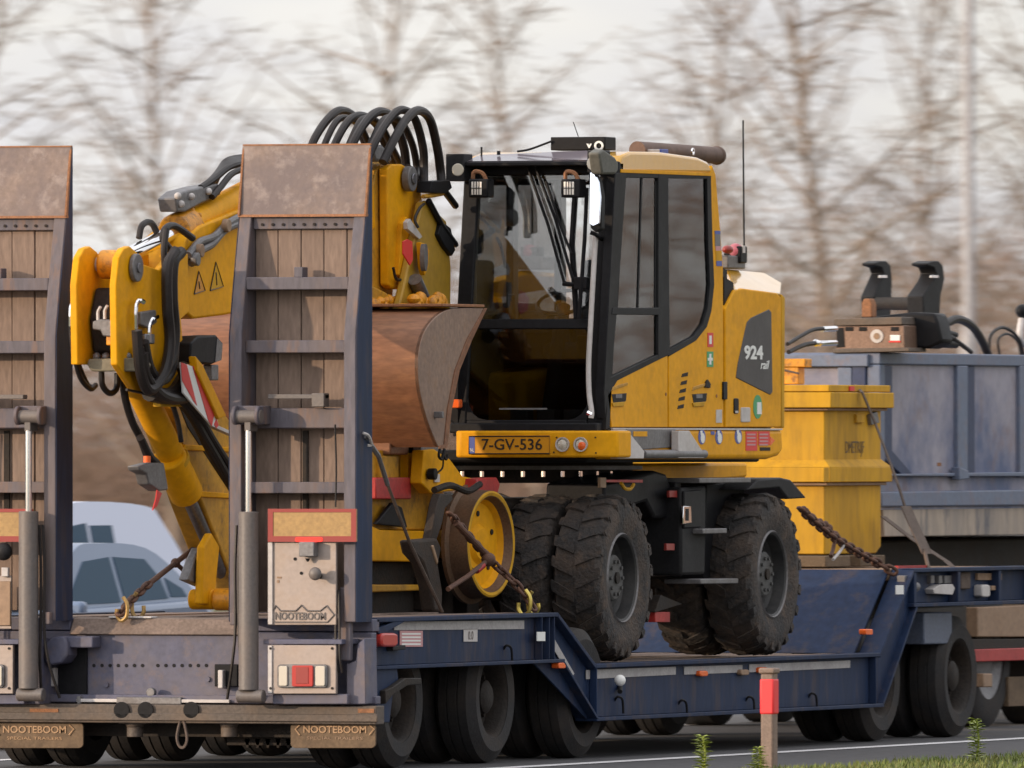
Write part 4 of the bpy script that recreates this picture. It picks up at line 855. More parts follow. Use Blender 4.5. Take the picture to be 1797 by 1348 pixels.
text('band_letters', 'NL', .030, PY(828.3, 790, 4.2865), 'Y', WPRINT, PLT, .001, width=.026)
text('plate_number', '7-GV-536', .098, PY(898, 781, 4.287), 'Y', BLKPRINT, PLT, .001, width=.405, offset=.0008)
m = MB(); P3 = [PY(a, b, 4.288) for a, b in ((823, 796.5), (823, 766), (964.5, 765.5), (964.5, 796))]; m.tube(P3 + [P3[0]], .004, 4, False); m.build('plate_rim', BLKPRINT, PLT)
for px, mt in ((988, CLENS), (1020, ORLENS)):
    c = PY(px, 780, 4.30); o = MB().lathe([(-.004, .046), (-.018, .046), (-.018, .038), (-.004, .036), (-.004, .046)], c, 26, 'Y').build('lamp_ring', LGREY, BU)
    m = MB(); m.lathe([(-.006, .037), (-.016, .026), (-.020, .001)], c, 26, 'Y'); m.build('round_lamp', CLENS, o)
    if mt is ORLENS: m = MB(); m.lathe([(-.0145, .028), (-.021, .02), (-.023, .001)], c + Vector((.008, 0, -.008)), 20, 'Y'); m.build('amber_insert', ORLENS, o)
for px, py in ((972, 794), (977, 768), (1045, 768), (1046, 795)): c = PY(px, py, 4.30); MB().cyl(c, c + Vector((0, -.004, 0)), .006, 8).build('screw', DARK, BU)
rearplate('indicator_lamp', ORLENS, EX, 4.36, 4.42, rrect(782, 701, 806, 716, 3, 3), .006)
m = MB(); m.tube([PY(792, 738, 4.36), PY(800, 746, 4.36), PY(812, 752, 4.36)], .006, 6); m.build('lamp_wire', BLK, EX)
# lower side frame, steps, stickers
SF = sp('lower_side_frame', YEL, [(1078, 806), (1076, 752), (1373, 753), (1375, 790), (1368, 800), (1350, 806)], x1=XS + .01, th=.25, bevel=.03, seg=4)
sp('frame_top_edge', LGREY, [(1076, 754), (1076, 751), (1373, 752), (1373, 755)], x1=XS + .014, th=.03, bevel=0)
STB = sp('step_box', GREY, [(1112, 790), (1100, 753), (1186, 753), (1186, 785)], x1=XS + .02, th=.02)
sp('step_gusset', LGREY, [(1084, 805), (1084, 755), (1101, 755), (1131, 792), (1130, 805)], x1=XS + .08, th=.05)
sp('step_gusset', LGREY, [(1191, 790), (1191, 756), (1210, 756), (1237, 798), (1236, 804), (1191, 804)], x1=XS + .08, th=.05)
MB().cyl(PX(1128, 797, XS + .06), PX(1236, 797, XS + .06), .028, 16).build('step_tube', GREY, EX, .003)
sp('step_notice', YEL, rect(1112, 757, 1136, 766), x1=XS + .023, th=.004, bevel=0, parent=STB); sp('rust_patch', RUSTE, rect(1178, 764, 1188, 778), x1=XS + .023, th=.004, bevel=0, parent=STB)
def disc(name, mat, px, py, ry, rx_m, x1, th=.003, parent=None, n=24):
    c = PX(px, py, x1); k = ry * (c - CAM).dot(DIR) / F_PX
    m = MB(); m.px(x1 - th, x1, [(c.y + rx_m * math.cos(6.2832 * i / n), c.z + k * math.sin(6.2832 * i / n)) for i in range(n)]); return m.build(name, mat, parent or EX)
for px, py in ((1232, 767), (1262, 767), (1296, 766)):
    d = disc('round_sticker', BLUP, px, py, 13, .068, XS + .0125, parent=SF); disc('sticker_figure', WPRINT, px + 1.5, py + 2, 9, .038, XS + .0145, parent=d)
    sp('sticker_figure', WPRINT, [(px - 2, py - 3), (px - 3, py - 11), (px + 1, py - 11), (px + 1, py - 3)], x1=XS + .0148, th=.002, bevel=0, parent=d)
for px, py, h in ((1319, 774, 17), (1341, 769, 12)):
    d = sp('red_sticker', REDP, rect(px - 10, py - h, px + 10, py + h), x1=XS + .013, th=.004, bevel=0, parent=SF); m = MB()
    for k in range(4): m.px(XS + .0125, XS + .0145, SX(XS + .0145, rect(px - 8, py - h + 4 + k * 6, px + 7, py - h + 7 + k * 6)))
    m.build('sticker_lines', PKPRINT, d)
sp('orange_triangle', ORLENS, [(1352, 782), (1352, 766), (1360, 773)], x1=XS + .013, th=.004, bevel=0, parent=SF); sp('sticker_patch', BLUP, rect(1248, 757, 1254, 763), x1=XS + .013, th=.004, bevel=0, parent=SF); sp('dark_smear', DARK, rect(1334, 785, 1352, 791), x1=XS + .013, th=.004, bevel=0, parent=SF)
# recessed handles, louvres, stickers on the cab side
for px in (1087, 1228):
    hd = sp('door_handle', BLKP, [(px - 13, 692), (px + 13, 690), (px + 12, 703), (px + 7, 708), (px - 10, 708)], x1=XS + .003, th=.01, bevel=.002)
    sp('handle_lip', YELB, [(px - 10, 714), (px - 12, 707), (px + 10, 705), (px + 8, 713)], x1=XS + .008, th=.01, bevel=.003); sp('handle_grip', GREY, rect(px - 6, 692, px + 5, 699), x1=XS + .006, th=.006, bevel=.001, parent=hd)
    sp('embossed_ridge', YEL2, [(px - 13, 686), (px - 11, 679), (px + 15, 671), (px + 15, 676)], x1=XS + .006, th=.01, bevel=.003)
for k in range(5):
    px, py = 1202 - 1.8 * k, 658 + 14 * k; sp('louvre', DARK, [(px - 6, py + 4), (px - 4, py - 2), (px + 6, py - 5), (px + 5, py + 2)], x1=XS + .003, th=.01, bevel=.001)
sp('lock_lever', DARK, [(1238, 680), (1240, 670), (1243, 666), (1248, 674), (1247, 681)], x1=XS + .012, th=.02, bevel=.003)
for px, py in ((1169, 692), (1258, 695)): disc('panel_lock', RUSTE, px, py, 3, .012, XS + .003)
a = sp('red_sticker', REDP, rect(1242, 584, 1252, 609), x1=XS + .003, bevel=0, th=.005); sp('sticker_bar', WPRINT, rect(1245, 589, 1249, 604), x1=XS + .005, th=.003, bevel=0, parent=a)
a = sp('green_cross_sticker', GRN, rect(1241, 617, 1252, 644), x1=XS + .003, bevel=0, th=.005); sp('cross_bar', WPRINT, rect(1245, 621, 1248.5, 640), x1=XS + .005, th=.003, bevel=0, parent=a); sp('cross_bar', WPRINT, rect(1242.5, 628, 1251, 633), x1=XS + .0056, th=.003, bevel=0, parent=a)
sp('pale_sticker', LGREY, rect(1257, 719, 1267, 742), x1=XS + .003, th=.005, bevel=0)
for py0, py1, mt in ((405, 411, BLUP), (411, 432, GREY), (432, 440, PKPRINT), (440, 458, YELB), (458, 467, BLUP)):
    o = (py0 - 405) * .055; sp('pillar_sticker', mt, [(1255 + o, py1), (1254.5 + o, py0), (1264 + o, py0), (1264.5 + o, py1)], x1=XS + .003, th=.005, bevel=0)
# engine housing behind the cab
yH = PX(1274, 600, XS).y; yT = PX(1377, 600, XS).y; zb = PX(1320, 752, XS).z
zt1 = PX(1320, 512, XS).z; zt2 = PX(1300, 472, -.42).z
HD = sp('engine_hood_side', YEL, [(1273, 750), (1273, 542), (1290, 509), (1303, 506), (1364, 514), (1371, 522), (1371, 750)], th=.06, bevel=.01, seg=3)
sp('hood_end_edge', YELB, [(1372, 751), (1372, 516), (1378, 522), (1377, 751)], x1=XS - .004, th=.06, bevel=.008)
m = MB(); A = [PX(1290, 508, XS), PX(1370, 515, XS), PX(1372, 497, -.36), PX(1340, 478, -.46), PX(1276, 472, -.46)]
m.extr(A, (-.02, 0, -.03)); m.build('engine_hood_top', MATS['glossy_yellow_paint'], EX, .008)
MB().box(-.50, XS - .07, yH + .05, yT - .02, zb, PX(1320, 530, XS).z).build('engine_core', BLK, EX, .02); MB().box(-.88, -.50, yH + .05, yT - .02, zb, 2.55).build('engine_block', BLK, EX, .02)
m = MB(); m.px(-2.6, -.9, [(5.0, zb), (5.0, zb + .35), (yH - .1, 2.55), (yT - .25, 2.55), (yT - .05, 2.40), (yT - .05, zb)]); m.build('counterweight', YEL, EX, .06, seg=3)
sp('hood_shadow_gap', BLK, [(1268, 750), (1268, 470), (1276, 474), (1276, 750)], x1=XS - .035, th=.05, bevel=0)
sp('hood_gap_shade', BLK, [(1271, 544), (1271, 486), (1287, 496), (1288, 509)], x1=XS - .02, th=.05, bevel=0)  # black plate stands in for the shade in the gap beside the hood
PNL = sp('dark_side_panel', grime('charcoal_panel', (.040, .035, .037), .45, amt=.35, dirt=(.065, .055, .05), scale=5, var=.15, bump=.001), [(1292, 663), (1295, 640), (1311, 566), (1318, 558), (1350, 543), (1354, 548), (1356, 688), (1352, 693)], x1=XS + .004, th=.02, bevel=.004)
p = PX(1322.5, 620, XS + .005); text('model_number', '924', .118, p, 'X', WPRINT, PNL, .0015, width=.36, offset=.004)
p = PX(1341, 641, XS + .005); text('model_script', 'rail', .080, p, 'X', WPRINT, PNL, .0015, width=.17, shear=.35, offset=.001)
d = disc('green_sticker', GRN, 1330, 714, 21, .085, XS + .003); sp('sticker_figure', WPRINT, [(1329, 727), (1329, 706), (1336, 706), (1337, 727)], x1=XS + .005, th=.003, bevel=0, parent=d)
sp('hood_latch', BLK, rrect(1289, 699, 1297, 726, 2, 3), x1=XS + .008, th=.02); sp('latch_pull', LGREY, rect(1291, 721, 1296, 725), x1=XS + .012, th=.01, bevel=.001)
sp('pale_sticker', LGREY, rrect(1301, 715, 1317, 741, 2, 2), x1=XS + .006, th=.01); sp('hood_hinge', BLK, rect(1270, 670, 1277, 701), x1=XS + .012, th=.02)
# things on top of the housing
MB().box(-.62, -.42, PX(1278, 470, -.42).y, PX(1309, 470, -.42).y, PX(1300, 472, -.42).z, PX(1300, 449, -.42).z).build('rear_lamp_base', GREY, EX, .01)
MB().ball(PX(1277, 438, -.42), .035, 10, (1, 1.6, .8)).build('red_beacon', REDF, EX)
MB().ball(PX(1291, 441, -.45), .052, 12).build('pink_beacon_dome', grime('dusty_red_dome', (.42, .10, .13), .35, amt=.5, dirt=(.35, .2, .2), scale=8, bump=0), EX)
sp('rear_camera', BLK, rect(1300, 432, 1312, 462), x1=-.40, th=.12, bevel=.01); sp('camera_mark', LGREY, rect(1304, 431, 1308, 444), x1=-.395, th=.01, bevel=0)
m = MB(); m.tube([PX(1306, 432, -.43), PX(1305, 320, -.43), PX(1304, 211, -.43)], .006, 5, False); m.build('whip_antenna', BLK, EX)
# slewing ring and undercarriage
MB().box(-2.55, XS - .12, 4.45, 7.7, PX(1100, 812, XS).z, PX(1100, 790, XS).z).build('slew_platform', BLK, EX, .02)
cz = PY(900, 812, 5.2).z
MB().cyl((-1.38, 6.0, cz - .13), (-1.38, 6.0, cz + .0), .80, 64).build('slew_ring', DARK, EX); MB().cyl((-1.38, 6.0, cz - .045), (-1.38, 6.0, cz - .02), .86, 64).build('slew_flange', GREY, EX)
for k in range(40):
    a = k * 6.2832 / 40; c = Vector((-1.38 + .835 * math.cos(a), 6 + .835 * math.sin(a), cz - .055)); MB().cyl(c, c + Vector((0, 0, -.035)), .014, 6).build('ring_bolt', CHROME, EX)
MB().box(-1.95, -.8, 4.2, 8.1, 1.10, 1.62).build('undercarriage_frame', DARK, EX, .04)
sp('chassis_side', YEL, [(1080, 846), (1080, 814), (1312, 812), (1312, 838), (1250, 845)], x1=-.62, th=.3, bevel=.02)
MB().box(-2.3, -.5, 4.6, 4.85, .98, 1.30).build('front_axle', DARK, EX, .05); MB().box(-2.3, -.5, 7.5, 7.75, .98, 1.30).build('rear_axle', DARK, EX, .05)
# twin tyres
def big_tyre(x, y, z, rim):
    R, w = .530, .32; k = w / 2
    m = MB(); m.lathe([(-k * .8, R * .50), (-k * 1.02, R * .72), (-k * .99, R * .86), (-k * .82, R * .95), (-k * .4, R * .965), (k * .4, R * .965), (k * .82, R * .95), (k * .99, R * .86), (k * 1.02, R * .72), (k * .8, R * .50)], (x, y, z), 64)
    rn = random.Random(int(y * 100 + x * 10))
    for i in range(21):                                # tread lugs, alternating sides, angled
        for s in (-1, 1):
            a0 = 6.2832 * (i + (.5 if s > 0 else 0)) / 21 + rn.uniform(-.025, .025)
            ro = R * (.994 + rn.uniform(-.010, .006)); ri = R * .945
            v = []
            for r in (ri, ro):
                for u, da in ((.04, .15), (.62, .04), (.99, -.01), (.99, .13), (.62, .185), (.04, .26)):
                    rr = r - (.026 if u > .9 else 0) + rn.uniform(-.004, .004); aa = a0 + da - .12; v.append((x + s * k * u, y + rr * math.cos(aa), z + rr * math.sin(aa)))
            m.add(v, [tuple(range(6))[::-1], tuple(range(6, 12))] + [(q, (q + 1) % 6, 6 + (q + 1) % 6, 6 + q) for q in range(6)])
            v = []
            for r in (R * .84, R * .93):              # shoulder blocks on the sidewall
                for uu, da in ((.95, 0), (1.02, 0), (1.02, .10), (.95, .10)):
                    aa = a0 + da - .12; v.append((x + s * k * uu, y + r * math.cos(aa), z + r * math.sin(aa)))
            m.add(v, [(3, 2, 1, 0), (4, 5, 6, 7), (0, 1, 5, 4), (1, 2, 6, 5), (2, 3, 7, 6), (3, 0, 4, 7)])
    t = m.build('tyre', RUBM, EX, angle=28)
    if rim:
        o = MB().lathe([(k * .80, R * .525), (k * .86, R * .51), (k * .80, R * .49), (k * .1, R * .46), (k * .35, R * .46), (k * .18, R * .43), (k * .12, R * .30), (k * .12, .001), (-k * .3, .001)], (x, y, z), 48).build('rim', grime('black_rim_paint', (.02, .02, .021), .5, amt=.5, dirt=(.06, .055, .05), scale=8, bump=.002) if 'black_rim_paint' not in MATS else MATS['black_rim_paint'], t)
        MB().lathe([(k * .84, R * .54), (k * .91, R * .525), (k * .84, R * .51)], (x, y, z), 48).build('rim_flange', GREY, t)
        MB().lathe([(k * .1, R * .285), (k * .50, R * .275), (k * .57, R * .25), (k * .60, .001)], (x, y, z), 40).build('hub', HUBG, t)
        m = MB()
        for i in range(10):
            a = i * 6.2832 / 10; c = Vector((x + k * .55, y + R * .2 * math.cos(a), z + R * .2 * math.sin(a))); m.cyl(c, c + Vector((.018, 0, 0)), .013, 6)
        m.build('hub_bolts', HUBG, t)
        m = MB(); m.cyl((x + k * .55, y, z), (x + k * .68, y, z), R * .07, 12); m.build('hub_cap', DARK, t)
T1 = PX(1101, 1010, -.12).y; T2 = PX(1364, 1006, -.12).y; TZ = .592 + .53
for y in (T1, T2):
    for x, rim in ((-.13 - .16, True), (-.13 - .16 - .355, False), (-2.63 + .14, False), (-2.63 + .475, False)): big_tyre(x, y, TZ, rim)
# steps and boxes between the wheels
sp('step_frame', BLK, [(1186, 1010), (1186, 846), (1196, 846), (1198, 1012)], x1=-.30, th=.4, bevel=.01)
sp('tool_box', BLKP, [(1196, 1010), (1196, 856), (1240, 852), (1238, 1008)], x1=-.24, th=.4, bevel=.02)
sp('tool_box_door', BLK, [(1201, 928), (1201, 862), (1232, 859), (1231, 926)], x1=-.225, th=.03, bevel=.01)
a = sp('latch', CHROME, [(1199, 920), (1200, 888), (1213, 888), (1214, 918)], x1=-.215, th=.02, bevel=.004); sp('latch_hole', BLK, rect(1204, 893, 1209, 914), x1=-.212, th=.006, bevel=0, parent=a)
for a, b, py in ((1228, 1318, 843), (1234, 1276, 932), (1230, 1296, 1020)): sp('step', GREY, [(a, py + 5), (a, py - 4), (b, py - 5), (b, py + 4)], x1=-.17, th=.25, bevel=.006)
sp('step_side', BLK, [(1236, 1016), (1240, 848), (1310, 846), (1296, 930), (1292, 1016)], x1=-.40, th=.3, bevel=.01)
for px, py in ((1183, 867), (1178, 960)): sp('red_reflector', REDF, rect(px - 8, py - 6, px + 6, py + 6), x1=-.27, th=.02, bevel=.003)
sp('mud_guard', BLKP, [(1312, 860), (1330, 842), (1370, 838), (1388, 842), (1416, 874), (1384, 876), (1368, 856)], x1=-.2, th=.4, bevel=.01)
sp('hose_guard', BLK, [(1060, 905), (1062, 848), (1130, 832), (1150, 826), (1170, 832), (1184, 870), (1186, 910), (1150, 910), (1135, 880)], x1=-.34, th=.4, bevel=.02)
sp('tie_hook_red', RED, [(1054, 846), (1054, 842), (1128, 842), (1128, 847)], x1=-.3, th=.02, bevel=0)
m = MB(); m.tube([PX(1090, 848, -.27), PX(1096, 857, -.27), PX(1106, 858, -.27), PX(1112, 850, -.27)], .012, 6); m.build('yellow_grab_loop', YELB, EX)
sp('orange_tag', TAN, rect(1054, 838, 1064, 856), x1=-.28, th=.02, bevel=.003)
sp('axle_stop_plate', DARK, [(1150, 1072), (1160, 1044), (1198, 1060), (1150, 1075)], x1=-.32, th=.2, bevel=.004); sp('rusty_stop', RED, rect(1150, 1074, 1176, 1092), x1=-.33, th=.1, bevel=.004)

# ------------------------------------------------------------------ rail axle between bucket and front tyres
RWX, RWY = -.62, 3.66; rz = PX(858, 955, RWX).z; Rr = .348
def toe(m, a=math.radians(6)):      # the wheel set is toed out a few degrees
    c, sn = math.cos(a), math.sin(a); m.v = [(RWX + (x - RWX) * c + (y - RWY) * sn, RWY - (x - RWX) * sn + (y - RWY) * c, z) for x, y, z in m.v]; return m
m = MB(); m.lathe([(-.16, Rr * .55), (-.16, Rr * 1.08), (-.135, Rr * 1.08), (-.12, Rr * .99), (0, Rr * .96), (.004, Rr * .93), (0, Rr * .86), (-.05, Rr * .80)], (RWX, RWY, rz), 56)
RWL = toe(m).build('rail_wheel', grime('worn_wheel_tread', (.135, .085, .055), .5, metal=.5, amt=.6, dirt=(.20, .10, .05), scale=8, var=.25, bump=.003), EX)
m = MB(); m.lathe([(.002, Rr * .955), (.008, Rr * .92), (.002, Rr * .87)], (RWX, RWY, rz), 56); toe(m).build('wheel_rim_ring', YELB, RWL)
m = MB(); m.lathe([(0, Rr * .87), (-.05, Rr * .80), (-.085, Rr * .74), (-.088, Rr * .36), (-.06, Rr * .28), (-.055, .001)], (RWX, RWY, rz), 56); toe(m).build('wheel_disc', YEL, RWL)
for i in range(5):
    a = i * 1.2566 + .4; c = Vector((RWX - .085, RWY + Rr * .55 * math.cos(a), rz + Rr * .55 * math.sin(a))); toe(MB().cyl(c, c + Vector((.006, 0, 0)), .018, 10)).build('disc_hole', DARK, RWL)
MB().cyl((-2.15, RWY, rz), (RWX - .1, RWY, rz), .09, 20).build('rail_axle', YEL2, EX)
o = MB().lathe([(-.0, Rr * .55), (-.0, Rr * 1.08), (-.03, Rr * 1.08), (-.05, Rr * .98), (-.16, Rr * .96), (-.16, .02)], (-2.14, RWY, rz), 40).build('rail_wheel', RUSTE, EX)
def xp(name, mat, x, pts, th=.1, bevel=.008, **k): return sideplate(name, mat, EX, x - th, x, pts, bevel, **k)
xp('axle_beam', YEL, -.90, [(642, 985), (642, 918), (668, 930), (762, 932), (762, 986)], .9)
xp('axle_beam_base', YEL2, -.92, [(640, 1040), (640, 1026), (748, 1026), (748, 1036)], .8); xp('axle_gap', DARK, -1.0, [(640, 1080), (640, 985), (790, 985), (800, 1080)], .6)
xp('axle_bracket', YEL2, -.95, [(640, 930), (640, 790), (720, 790), (760, 850), (800, 880), (790, 930)], .5)
xp('bracket_rib', YEL, -.90, rect(716, 782, 738, 842), .1); xp('bracket_rib', YEL2, -.92, rect(668, 800, 700, 840), .1)
xp('lever_plate', YEL, -.78, [(740, 848), (744, 790), (762, 788), (790, 806), (812, 836), (845, 842), (828, 858), (790, 862), (756, 866)], .08)
xp('red_cover', RED, -.86, rect(660, 838, 722, 876), .1); xp('red_cover', RED, -.70, [(834, 868), (838, 840), (872, 838), (878, 850), (874, 866)], .12)
c = PX(752, 832, -.77); MB().cyl(c, c + Vector((.05, 0, 0)), .036, 18).build('pivot_pin', BLK, EX, .004)
xp('white_tag', LGREY, -.765, rect(764, 832, 772, 846), .01, 0)
xp('grey_tool_plate', GREY, -.80, rect(740, 782, 770, 806), .06); m = MB()
for px in (772, 780): m.tube([PX(px, 788, -.7), PX(px - 2, 800, -.7), PX(px + 3, 806, -.7), PX(px + 5, 798, -.7)], .009, 6)
m.build('hook_pair', BLK, EX); MB().tube([PX(778, 806, -.72), PX(776, 822, -.72), PX(764, 832, -.74)], .006, 6).build('hook_wire', BLK, EX)
MB().tube([PX(762, 860, -.68), PX(790, 852, -.66), PX(820, 862, -.62), PX(842, 850, -.62)], .022, 8).build('brake_pipe', DARK, EX)
xp('brake_arm', RUSTD, -.60, [(756, 948), (768, 884), (774, 866), (792, 866), (796, 876), (782, 892), (776, 920), (766, 950)], .06)
xp('jack_leg', RUSTD, -.56, [(722, 948), (768, 944), (776, 962), (770, 990), (778, 1040), (776, 1074), (762, 1074), (756, 1030), (744, 990), (728, 972)], .09, .02)
xp('leg_pad', TAN, -.55, [(758, 958), (762, 956), (770, 985), (768, 992)], .02)
xp('black_gap', BLK, -.88, [(660, 920), (672, 905), (690, 882), (706, 890), (716, 926)], .03)
MB().box(-1.9, -.9, 3.9, 4.5, 1.25, 1.5).build('axle_swing_arm', YEL2, EX, .03)
for y0, z0 in ((3.3, .93), (4.0, .6)): MB().box(-1.5, -.9, y0, y0 + .2, z0, rz - .2).build('support_block', DARK, EX, .01)

# ------------------------------------------------------------------ boom: upright foot part beside the cab
XB = -1.34
def bp(name, mat, x, th, pts, bevel=.012, **k): return sideplate(name, mat, EX, x - th, x, pts, bevel, seg=3, **k)
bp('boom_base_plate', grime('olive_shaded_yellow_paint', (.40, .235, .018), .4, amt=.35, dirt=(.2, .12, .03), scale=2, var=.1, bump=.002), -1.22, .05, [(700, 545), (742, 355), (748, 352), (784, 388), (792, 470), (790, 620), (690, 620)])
bp('boom_knuckle', YEL, -1.30, .06, [(682, 500), (680, 296), (688, 288), (706, 288), (724, 300), (738, 330), (742, 356), (736, 384), (744, 420), (722, 452), (716, 480), (700, 508), (690, 508)])
bp('boom_knuckle', YEL, -1.62, .06, [(680, 500), (678, 296), (686, 288), (704, 288), (722, 300), (736, 330), (740, 356), (734, 384), (730, 450), (700, 508), (690, 508)])
bp('boom_core', YEL2, -1.37, .24, [(600, 560), (640, 400), (660, 300), (676, 282), (690, 300), (694, 420), (690, 520), (680, 560)])
bp('knuckle_rib', YEL, -1.27, .04, [(700, 482), (706, 392), (714, 380), (726, 395), (724, 430), (714, 470), (708, 490)], .006)
bp('boom_head_cap', GREY, -1.30, .3, [(655, 268), (660, 254), (672, 254), (686, 270), (690, 284), (660, 284)], .02)
bp('boom_ear', YEL, -1.16, .035, [(742, 470), (739, 425), (748, 428), (754, 440), (752, 470), (746, 484)], .006)
disc('boom_ear_pin', GREY, 748, 452, 24, .035, -1.13, .03)
c = PX(712, 314, -1.29); d0 = MB().cyl(c, c + Vector((.05, 0, 0)), .080, 32).build('pivot_cap', GREY, EX, .006); MB().cyl(c + Vector((.05, 0, 0)), c + Vector((.062, 0, 0)), .035, 20).build('pivot_bolt', ROD, d0, .004)
bp('red_tag', REDP, -1.14, .01, [(708, 446), (708, 424), (716, 420), (724, 424), (725, 456), (720, 466)], .002)
bp('bright_link', LGREY, -1.20, .03, [(716, 402), (715, 390), (720, 384), (742, 416), (736, 420)], .003)
for a, b, x in (((728, 490), (752, 545), -1.18), ((650, 490), (690, 540), -1.5)):
    MB().cyl(PX(*a, x), PX(*b, x), .045, 20).build('cylinder_rod', ROD, EX)
def lumps(name, px0, px1, py, x, seed):
    R = random.Random(seed); m = MB()
    for i in range(9):
        p = PX(px0 + (px1 - px0) * i / 8, py - R.uniform(-6, 8), x); m.ball(p, R.uniform(.028, .045), 6, (1, 1, R.uniform(.7, 1.3)))
    m.px(x - .1, x - .02, SX(x, [(px0 - 4, py + 14), (px0, py), (px1, py), (px1 + 4, py + 14)])); return m.build(name, ORG, EX, .006)
lumps('cylinder_head', 654, 700, 532, -1.3, 1); lumps('cylinder_head', 726, 744, 532, -1.1, 2); lumps('cylinder_head', 758, 778, 528, -1.05, 3)
bp('boom_lower_link', YEL2, -1.3, .5, [(640, 620), (650, 500), (676, 512), (700, 530), (724, 620)])
m = MB(); m.tube([PX(690, 470, -1.26), PX(696, 490, -1.26), PX(712, 488, -1.25), PX(720, 476, -1.24)], .010, 6); m.tube([PX(734, 400, -1.18), PX(728, 385, -1.2), PX(736, 366, -1.2), PX(744, 358, -1.2)], .010, 6); m.build('small_hose', HOSE, EX)
# hose bracket between boom and cab
MB().tube([PX(742, 345, -1.2), PX(760, 343, -1.2), PX(776, 340, -1.2)], .014, 6, False).build('hose_bar', YEL2, EX)
bp('hose_clamp', BLK, -1.17, .1, [(756, 338), (758, 318), (790, 316), (794, 330), (782, 340)], .006)
MB().tube([PX(752, 352, -1.2), PX(775, 395, -1.2), PX(800, 430, -1.2)], .020, 6, False).build('cab_stay', BLK, EX); MB().tube([PX(776, 330, -1.2), PX(800, 362, -1.2)], .022, 6, False).build('cab_stay', BLK, EX)
bp('hose_cover', BLK, -1.19, .06, [(770, 412), (776, 388), (792, 400), (800, 440), (794, 450), (780, 432)], .01)
# the loops of hose over the top of the boom
for k, (s, top, lean) in enumerate(((0, 194, 0), (-29, 193, 2), (-41, 207, -4), (-66, 196, 3), (-80, 209, -5), (-98, 203, 2), (-121, 208, -3), (-136, 194, 4))):
    x = -1.20 - .075 * k
    e = [(775, 322), (744, 334), (730, 318), (716, 296), (704, 290), (694, 284), (684, 282), (676, 280)][k]
    pts = [(672 + s * .95 - lean, 285), (690 + s - lean, 248), (711 + s - lean * .5, 212), (733 + s, top), (754 + s * .98 + lean, top + 15), (767 + s * .93 + lean, 258), ((770 + s * .9 + e[0]) / 2, 296), e]
    if k >= 4: pts = pts[:-2] + [(e[0], 290)]
    xs = [x - .02, x, x, x, x, x, x - .01, -1.2 - .05 * k]
    MB().tube([PX(a, b, c) for (a, b), c in zip(pts, xs)], (.029, .027, .023, .029, .022, .026, .022, .027)[k], 10, True, 8).build('boom_hose', HOSE, EX)
# ------------------------------------------------------------------ boom arm reaching back between the ramps, and the folded stick
XA = -1.36
bp('arm', YEL, XA, .28, [(322, 545), (300, 500), (330, 415), (352, 396), (440, 360), (560, 330), (655, 300), (660, 400), (560, 490), (430, 546), (395, 553), (340, 560)], .015)
HP = [(206, 640), (204, 500), (209, 452), (218, 436), (228, 432), (240, 442), (252, 464), (280, 474), (300, 450), (330, 445), (332, 548), (318, 560), (324, 640), (312, 690), (240, 690)]
for x in (-1.30, -1.555):       # two parallel cheeks of the arm head
    MB().px(x - .045, x, SX(-1.30, HP if x > -1.4 else HP[:11] + [(300, 560), (290, 640)] )).build('head_plate', YEL, EX, .008, seg=3)
c = PX(235, 470, -1.295); MB().cyl(c, c + Vector((.03, 0, 0)), .085, 28).build('pivot_cap', GREY, EX, .006); MB().cyl(c + Vector((.03, 0, 0)), c + Vector((.04, 0, 0)), .03, 14).build('pivot_bolt', ROD, EX, .003)
c = PX(228, 464, -1.345); MB().cyl(c + Vector((-.25, 0, 0)), c, .045, 20).build('head_pin', LGREY, EX); MB().cyl(c + Vector((-.19, 0, 0)), c + Vector((-.06, 0, 0)), .088, 28).build('head_boss', ORG, EX, .02, seg=3)
bp('warning_sticker', ORG, XA + .003, .004, [(341, 516), (349, 476), (360, 510)], 0); bp('warning_sticker', YELB, XA + .003, .004, [(369, 510), (379, 460), (392, 503)], 0)
for q in ([(341, 516), (349, 476), (360, 510)], [(369, 510), (379, 460), (392, 503)]):
    P3 = [PX(a, b, XA + .004) for a, b in q]; m = MB(); m.tube(P3 + [P3[0]], .004, 4, False); a, b = PX((q[0][0] + q[2][0]) / 2, (q[0][1] + q[2][1]) / 2 - 6, XA + .004), PX(q[1][0], q[1][1] + 18, XA + .004); m.tube([a, b], .005, 4, False); m.build('sticker_outline', BLKPRINT, EX)
# stick cylinder along the top of the arm
XCY = -1.48
MB().cyl(PX(322, 398, XCY), PX(475, 318, XCY), .085, 28).build('arm_cylinder', YEL, EX, .01)
MB().cyl(PX(305, 407, XCY), PX(330, 394, XCY), .105, 28).build('arm_cylinder_gland', ORG, EX, .012)
m = MB()
for i in range(10):
    a = i * .628; c = PX(329, 394.5, XCY); m.ball(c + Vector((.095 * math.cos(a), 0, .095 * math.sin(a))), .018, 5)
m.build('gland_bolts', ORG, EX)
MB().cyl(PX(225, 448, XCY), PX(318, 401, XCY), .048, 24).build('arm_cylinder_rod', CHROME, EX)
m = MB(); m.tube([PX(336, 462, -1.33), PX(352, 440, -1.33), PX(372, 428, -1.33), PX(396, 402, -1.33), PX(430, 388, -1.33)], .026, 10); m.build('steel_pipe', GREY, EX)
m = MB(); m.tube([PX(330, 448, -1.33), PX(350, 425, -1.33), PX(376, 415, -1.33), PX(400, 392, -1.33), PX(430, 376, -1.33)], .024, 10); m.build('steel_pipe', GREY, EX)
for px, py in ((338, 455), (345, 440), (392, 396)): c = PX(px, py, -1.32); MB().cyl(c, c + Vector((.04, 0, 0)), .042, 12).build('pipe_clamp', TAN if py < 450 else GREY, EX, .006)
